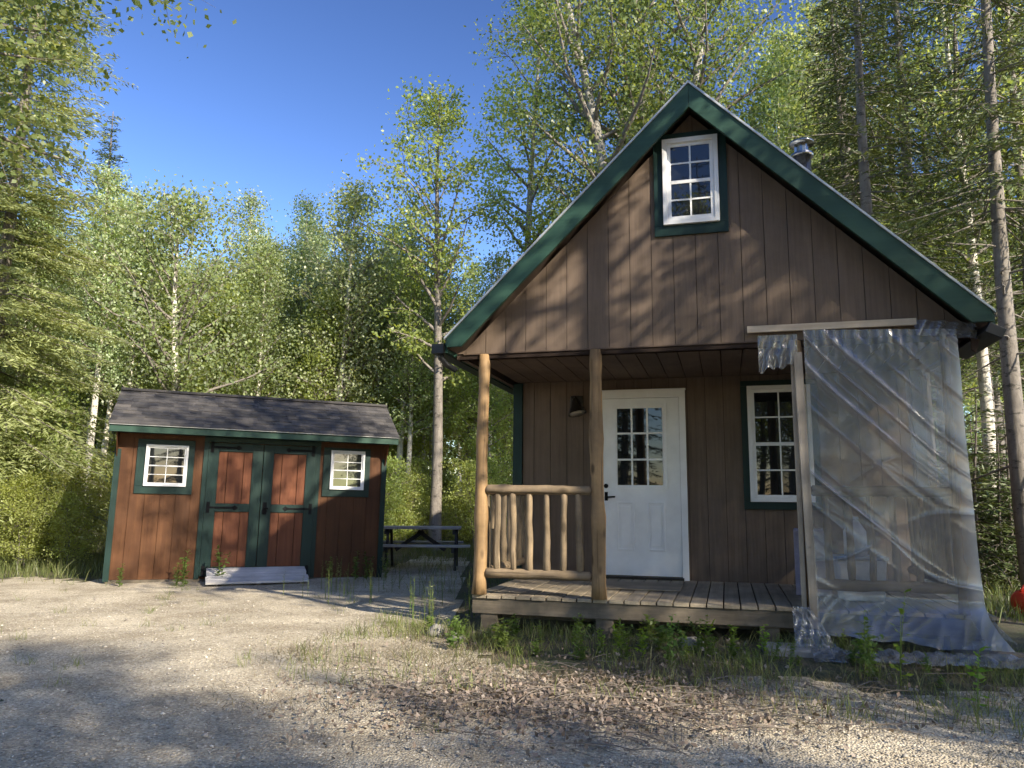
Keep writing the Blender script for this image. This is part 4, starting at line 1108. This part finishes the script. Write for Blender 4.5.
def scatter(nn, x0, x1, y0, y1, dens):
    out = []; tr_ = 0
    while len(out) < nn and tr_ < nn * 60:
        tr_ += 1
        x, y = rng.uniform(x0, x1), rng.uniform(y0, y1)
        if under_building(x, y) or rng.random() > dens(x, y): continue
        out.append((x, y, gh(x, y)))
    return out
def porchfront(x, y):
    # strip in front of the porch
    dx, dy = x - CABX, y - CABY
    u = dx * math.cos(CABB) - dy * math.sin(CABB); v = dx * math.sin(CABB) + dy * math.cos(CABB)
    return u, v
def d_grass(x, y):
    u, v = porchfront(x, y)
    if -1.0 < u < 6 and -2.3 < v < .1:
        k = noise.noise(Vector((x * 1.6, y * 1.6, 0))) * .5 + .5
        return max(0, min(1, (k - .42) * 4)) * (1 if v > -1.2 else .35)
    return 0
pts = scatter(6000, -1.6, 6, 3.6, 8.6, d_grass)
blades('green_grass', pts, .03, .17, .0028, M['grass'], 1, .5, 'thin green grass growing along the front of the porch', 'grass')
def d_straw(x, y):
    u, v = porchfront(x, y); k = noise.noise(Vector((x * 1.2 + 5, y * 1.2, 0))) * .5 + .5
    if -1.2 < u < 6 and -3.0 < v < .0: return max(0, min(1, (k - .3) * 1.8)) * (1 if v > -2.0 else .35)
    return 0
pts = scatter(9000, -1.8, 6.5, 3.4, 8.6, d_straw)
blades('dry_grass', pts, .02, .10, .0020, M['straw'], 2, 1.9, 'flattened straw coloured dry grass in front of the porch', 'grass')
def d_edge(x, y):
    if y < 10.5: return 0
    if x < -5.7: return .9 if y > 11.8 else (.10 if y > 11 else 0)
    if x > -2.2 and x < .3: return (.8 if y > 15.5 else (.10 if 9.0 < y else 0))
    return 0
pts = scatter(26000, -16, 1.2, 10.5, 21, d_edge)
blades('meadow_grass', pts, .06, .30, .0045, M['grass'], 3, .5, 'tall soft grass along the forest edge beside and behind the shed', 'grass')
pts = scatter(9000, 4.4, 11, 8.0, 16, lambda x, y: .8 if x > .66 * y - 3 else 0)
blades('shade_grass', pts, .06, .25, .005, M['grass'], 4, .5, 'short green growth on the shady ground right of the porch', 'grass')
# sparse tufts on the gravel
tp_ = []
for i in range(90):
    x, y = rng.uniform(-6.5, 2.5), rng.uniform(4.2, 11.5)
    if under_building(x, y): continue
    for k in range(rng.randint(6, 24)): tp_.append((x + rng.gauss(0, .035), y + rng.gauss(0, .035), gh(x, y)))
blades('gravel_tufts', tp_, .03, .11, .002, M['grass'], 6, .7, 'small sparse grass tufts poking through the gravel', 'grass')
# leaf litter + twigs
def d_lit(x, y):
    u, v = porchfront(x, y); k = noise.noise(Vector((x * 1.5 + 9, y * 1.5, 4))) * .5 + .5
    c_ = math.exp(-(((x - .35) / 1.0) ** 2 + ((y - 4.85) / .55) ** 2))
    s_ = .10 if (-1.0 < u < 5.5 and -2.6 < v < 0) else 0
    return min(1, c_ * 1.2 + s_ * max(0, k - .3))
pts = np.array(scatter(5200, -1.6, 5.5, 3.6, 8.0, d_lit)); rs = np.random.RandomState(9)
pts[:, 2] += .012 + rs.uniform(0, .03, len(pts))
V = leaf_arrays(pts, .024, rs, up=1.3, length=1.4)
tag(npmesh('leaf_litter', V, quads(len(pts)), M['litter']), 'dead brown leaves spread before the porch', 'leaf litter', None, 'stuff')
mb = MB()
for (x, y, z_) in scatter(420, -1.4, 3.2, 3.8, 6.2, d_lit):
    a = rng.uniform(0, 6.28) if rng.random() < .4 else rng.gauss(-.6, .3); L2 = rng.uniform(.08, .4)
    p = Vector((x, y, z_ + .02)); q = p + Vector((math.cos(a) * L2, math.sin(a) * L2, rng.uniform(-.005, .04)))
    mb.tube([p, p.lerp(q, .5) + Vector((0, 0, rng.uniform(0, .02))), q], [.0035, .003, .0015], 4, cap=False)
tag(mb.build('fallen_twigs', plain('grey_twig', (.20, .17, .14), .9, var=.4)), 'thin grey dead twigs lying in the leaf litter', 'twigs', None, 'stuff')
# pebbles
rs = np.random.RandomState(12); base = []
n_ = 26000
d_ = rs.uniform(3.0 ** .5, 9.5 ** .5, n_) ** 2; px = rs.uniform(-20, 1044, n_)
X = (px - 512) / 770 * d_; Y = d_
keep = np.array([(not under_building(a, c)) and gravel_in(a, c) for a, c in zip(X, Y)]); X, Y = X[keep], Y[keep]
Z = np.array([gh(a, c) + .006 for a, c in zip(X, Y)]); n_ = len(X)
sz = .0045 + .006 * rs.uniform(0, 1, n_) ** 3 + .014 * rs.uniform(0, 1, n_) ** 60
oct_ = np.array([(1, 0, 0), (0, 1, 0), (-1, 0, 0), (0, -1, 0), (0, 0, .75), (0, 0, -.6)])
jit = 1 + rs.uniform(-.3, .3, (n_, 6, 1))
a = rs.uniform(0, 6.28, n_); ca, sa = np.cos(a), np.sin(a)
O3 = oct_[None] * jit * sz[:, None, None] * np.array([1.25, .9, .8])
V = np.stack([O3[..., 0] * ca[:, None] - O3[..., 1] * sa[:, None] + X[:, None], O3[..., 0] * sa[:, None] + O3[..., 1] * ca[:, None] + Y[:, None], O3[..., 2] + Z[:, None] + sz[:, None] * .25], -1).reshape(-1, 3)
tri = np.array([(0, 1, 4), (1, 2, 4), (2, 3, 4), (3, 0, 4), (1, 0, 5), (2, 1, 5), (3, 2, 5), (0, 3, 5)])
Fq = (tri[None] + (np.arange(n_) * 6)[:, None, None]).reshape(-1, 3)
tag(npmesh('loose_gravel', V, Fq, M['pebble']), 'loose pale pea gravel scattered over the yard', 'gravel', None, 'stuff')

# weeds
def weed(name, seed, H, nlv, ls, m_, loc, label, group=None, bushy=0.0, cat='weed', thin=.004):
    rs = np.random.RandomState(seed); rg = random.Random(seed); st = MB(); P, D = [], []
    root = empty(name, loc, rg.uniform(0, 6))
    for s in range(1 + int(bushy)):
        ph = rg.uniform(0, 6.28); ld = rg.uniform(.05, .3) * (1 if s else .4)
        f = lambda t: Vector((math.cos(ph) * ld * H * t ** 1.5, math.sin(ph) * ld * H * t ** 1.5, H * t * (1 if s == 0 else .8)))
        st.tube([f(t / 5) for t in range(6)], [thin * (1 - .14 * t) for t in range(6)], 5, cap=False)
        for k in range(nlv):
            t = (k + 1) / nlv; az = k * 2.4 + ph; p = f(t); ll = ls * rg.uniform(.6, 1.2) * (1.1 - .4 * t)
            d = Vector((math.cos(az), math.sin(az), rg.uniform(-.2, .6))).normalized()
            for e in (0.5, 1.3):
                P.append(p + d * ll * e); D.append(d + Vector((rg.gauss(0, .2), rg.gauss(0, .2), rg.gauss(0, .2))))
    V = leaf_arrays(np.array(P), ls * .55, rs, up=1.0, length=1.9, D=np.array(D))
    st.build('stem', M['weed'], root); npmesh('leaves', V, quads(len(P)), m_, root)
    return tag(root, label, cat, group)
wa = weed('leafy_weed', 1, .34, 16, .035, M['weed'], (-.1, 6.9, 0), 'leafy weed along the porch rim', 'leafy weeds along the porch', 3)
wa2 = weed('leafy_weed', 8, .24, 11, .05, M['weed'], (.2, 6.9, 0), 'broad leaved low weed along the porch rim', 'leafy weeds along the porch', 4)
wb = weed('stalk_weed', 2, .42, 12, .018, M['grass'], (-1.0, 7.8, 0), 'thin stalk weed', 'thin stalk weeds between shed and porch', 1, thin=.003)
wc = weed('bright_weed', 3, .30, 12, .045, M['sprout'], (1.0, 6.25, 0), 'bright yellow green weed', 'bright weeds before the door', 2)
wl_ = []
for i in range(64):
    x = rng.choice((-.25, 0, .25, .9, 1.3, 1.8, 2.5)) + rng.gauss(0, .22); u_ = x - CABX; y = CABY - u_ * .277 - rng.uniform(.1, 1.2)
    o = wa if i == 0 else wa2 if i == 1 else copy_tree(wa2 if i % 2 else wa); o.location = (x, y, gh(x, y)); o.rotation_euler = (rng.gauss(0, .22), rng.gauss(0, .22), rng.uniform(0, 6.28)); s = .35 + .8 * rng.random() ** 1.8; o.scale = (s, s, s)
    wl_.append(o)
rank(wl_, 'small leafy green weed', 'crowded before the porch rim')
wl_ = []
for i in range(46):
    x = rng.uniform(-2.9, -.3); y = rng.uniform(7.2, 10.2) if x > -1.5 else rng.uniform(8.8, 11)
    o = wb if i == 0 else copy_tree(wb); o.location = (x, y, gh(x, y)); o.rotation_euler = (0, 0, rng.uniform(0, 6.28)); s = rng.uniform(.5, 1.2); o.scale = (s, s, s)
    wl_.append(o)
rank(wl_, 'thin upright weed stalk', 'on the gravel between shed and porch')
wl_ = []
for i, (x, y, s) in enumerate(((.88, 6.3, .9), (1.02, 6.15, .8), (1.55, 6.35, .95), (1.72, 6.2, .8), (1.35, 6.1, .6), (.75, 6.5, .6), (2.0, 6.3, .8))):
    o = wc if i == 0 else copy_tree(wc); o.location = (x, y, gh(x, y)); o.rotation_euler = (0, 0, i * 1.3); o.scale = (s, s, s)
    wl_.append(o)
rank(wl_, 'bright yellow green weed', 'before the porch')
wl_ = []
for i, (x, y) in enumerate(((-4.62, 10.95), (-4.5, 10.9), (-4.12, 11.2), (-1.95, 12.35), (-2.35, 12.0), (-2.2, 12.1), (-2.75, 12.0), (-5.3, 10.75))):
    o = copy_tree(wa); o.location = (x, y, gh(x, y)); s = rng.uniform(.9, 1.6); o.scale = (s, s, s); o.rotation_euler = (0, 0, i * 2.1)
    o['group'] = 'weeds at the shed wall'; wl_.append(o)
rank(wl_, 'leafy weed', 'at the foot of the shed wall')
def sapl(px, py, H, seed, label):
    dist = 1.2 / ((py - 501) / 770); x = (px - 512) / 770 * dist
    return weed('tree_seedling', seed, H, 9, .052, M['sprout'], (x, dist, gh(x, dist)), label, None, 1, 'seedling', .005)
sapl(886, 672, .62, 11, 'tallest bright green seedling in front of the plastic sheet')
sapl(853, 662, .42, 12, 'slim seedling left of the tallest one before the plastic')
sapl(958, 690, .36, 13, 'low seedling before the trailing edge of the plastic at right')

# stones, slab, logs, red jug
def rock(name, loc, sx, sy, sz_, seed, label, cat='rock', m_=None):
    bm = bmesh.new(); bmesh.ops.create_icosphere(bm, subdivisions=3, radius=1)
    for v in bm.verts:
        k = 1 + .25 * noise.noise(v.co * 1.3 + Vector((seed, 0, 0))) + .10 * noise.noise(v.co * 4 + Vector((0, seed, 0)))
        v.co = Vector((v.co.x * sx * k, v.co.y * sy * k, v.co.z * sz_ * k))
    me = bpy.data.meshes.new(name); bm.to_mesh(me); bm.free(); me.materials.append(m_ or M['rock'])
    me.polygons.foreach_set('use_smooth', [True] * len(me.polygons))
    o = bpy.data.objects.new(name, me); C.objects.link(o); o.location = loc; o.rotation_euler = (0, 0, seed)
    return tag(o, label, cat)
rock('field_stone', (-.66, 7.15, .03), .09, .07, .075, 1.2, 'pale stone beside the left end of the porch')
rock('field_stone', (1.50, 6.55, .03), .14, .10, .09, 2.2, 'grey stone in the grass before the door')
rock('field_stone', (-.45, 6.9, .02), .07, .06, .05, 3.2, 'small stone in the weeds at the left porch corner')
sb = empty('stone_slab', (2.30, 6.42, .0), -.25)
mb = MB(); mb.box(-.26, .26, -.17, .17, -.02, .07); o = mb.build('slab', M['slab'], sb, bevel=.015)
tag(sb, 'flat grey slab lying at the foot of the upright batten', 'slab')
o = log((3.35, 6.05, .06), (6.6, 5.35, .07), .065, .05, 'fallen_log', None, M['bark_dark'], 4.4, 12, 14, .2); smooth_all(o); tag(o, 'thin dark fallen log beyond the trailing plastic edge, nearer one', 'log')
o = log((4.3, 6.45, .06), (7.2, 6.0, .07), .055, .04, 'fallen_log', None, M['bark_grey'], 5.4, 12, 14, .2); smooth_all(o); tag(o, 'grey fallen log right of the plastic, farther one', 'log')
fj = empty('fuel_jug', (5.72, 8.75, gh(5.7, 8.75)), .4)
mb = MB(); mb.tube([(-.15, 0, .16), (-.10, 0, .16), (.14, 0, .15), (.2, 0, .14)], [.10, .14, .13, .08], 18); mb.build('jug_body', M['redp'], fj, smooth=True)
mb = MB(); mb.tube([(-.03, -.0, .16), (.12, -.0, .152)], .1405, 18, cap=False); mb.build('white_band', M['bin_white'], fj, smooth=True)
mb = MB(); mb.tube([(-.12, 0, .28), (-.05, 0, .34), (.06, 0, .33), (.1, 0, .26)], .015, 8); mb.build('handle', M['redp'], fj, smooth=True)
tag(fj, 'red and white plastic jug lying on the ground at the right edge', 'jug')
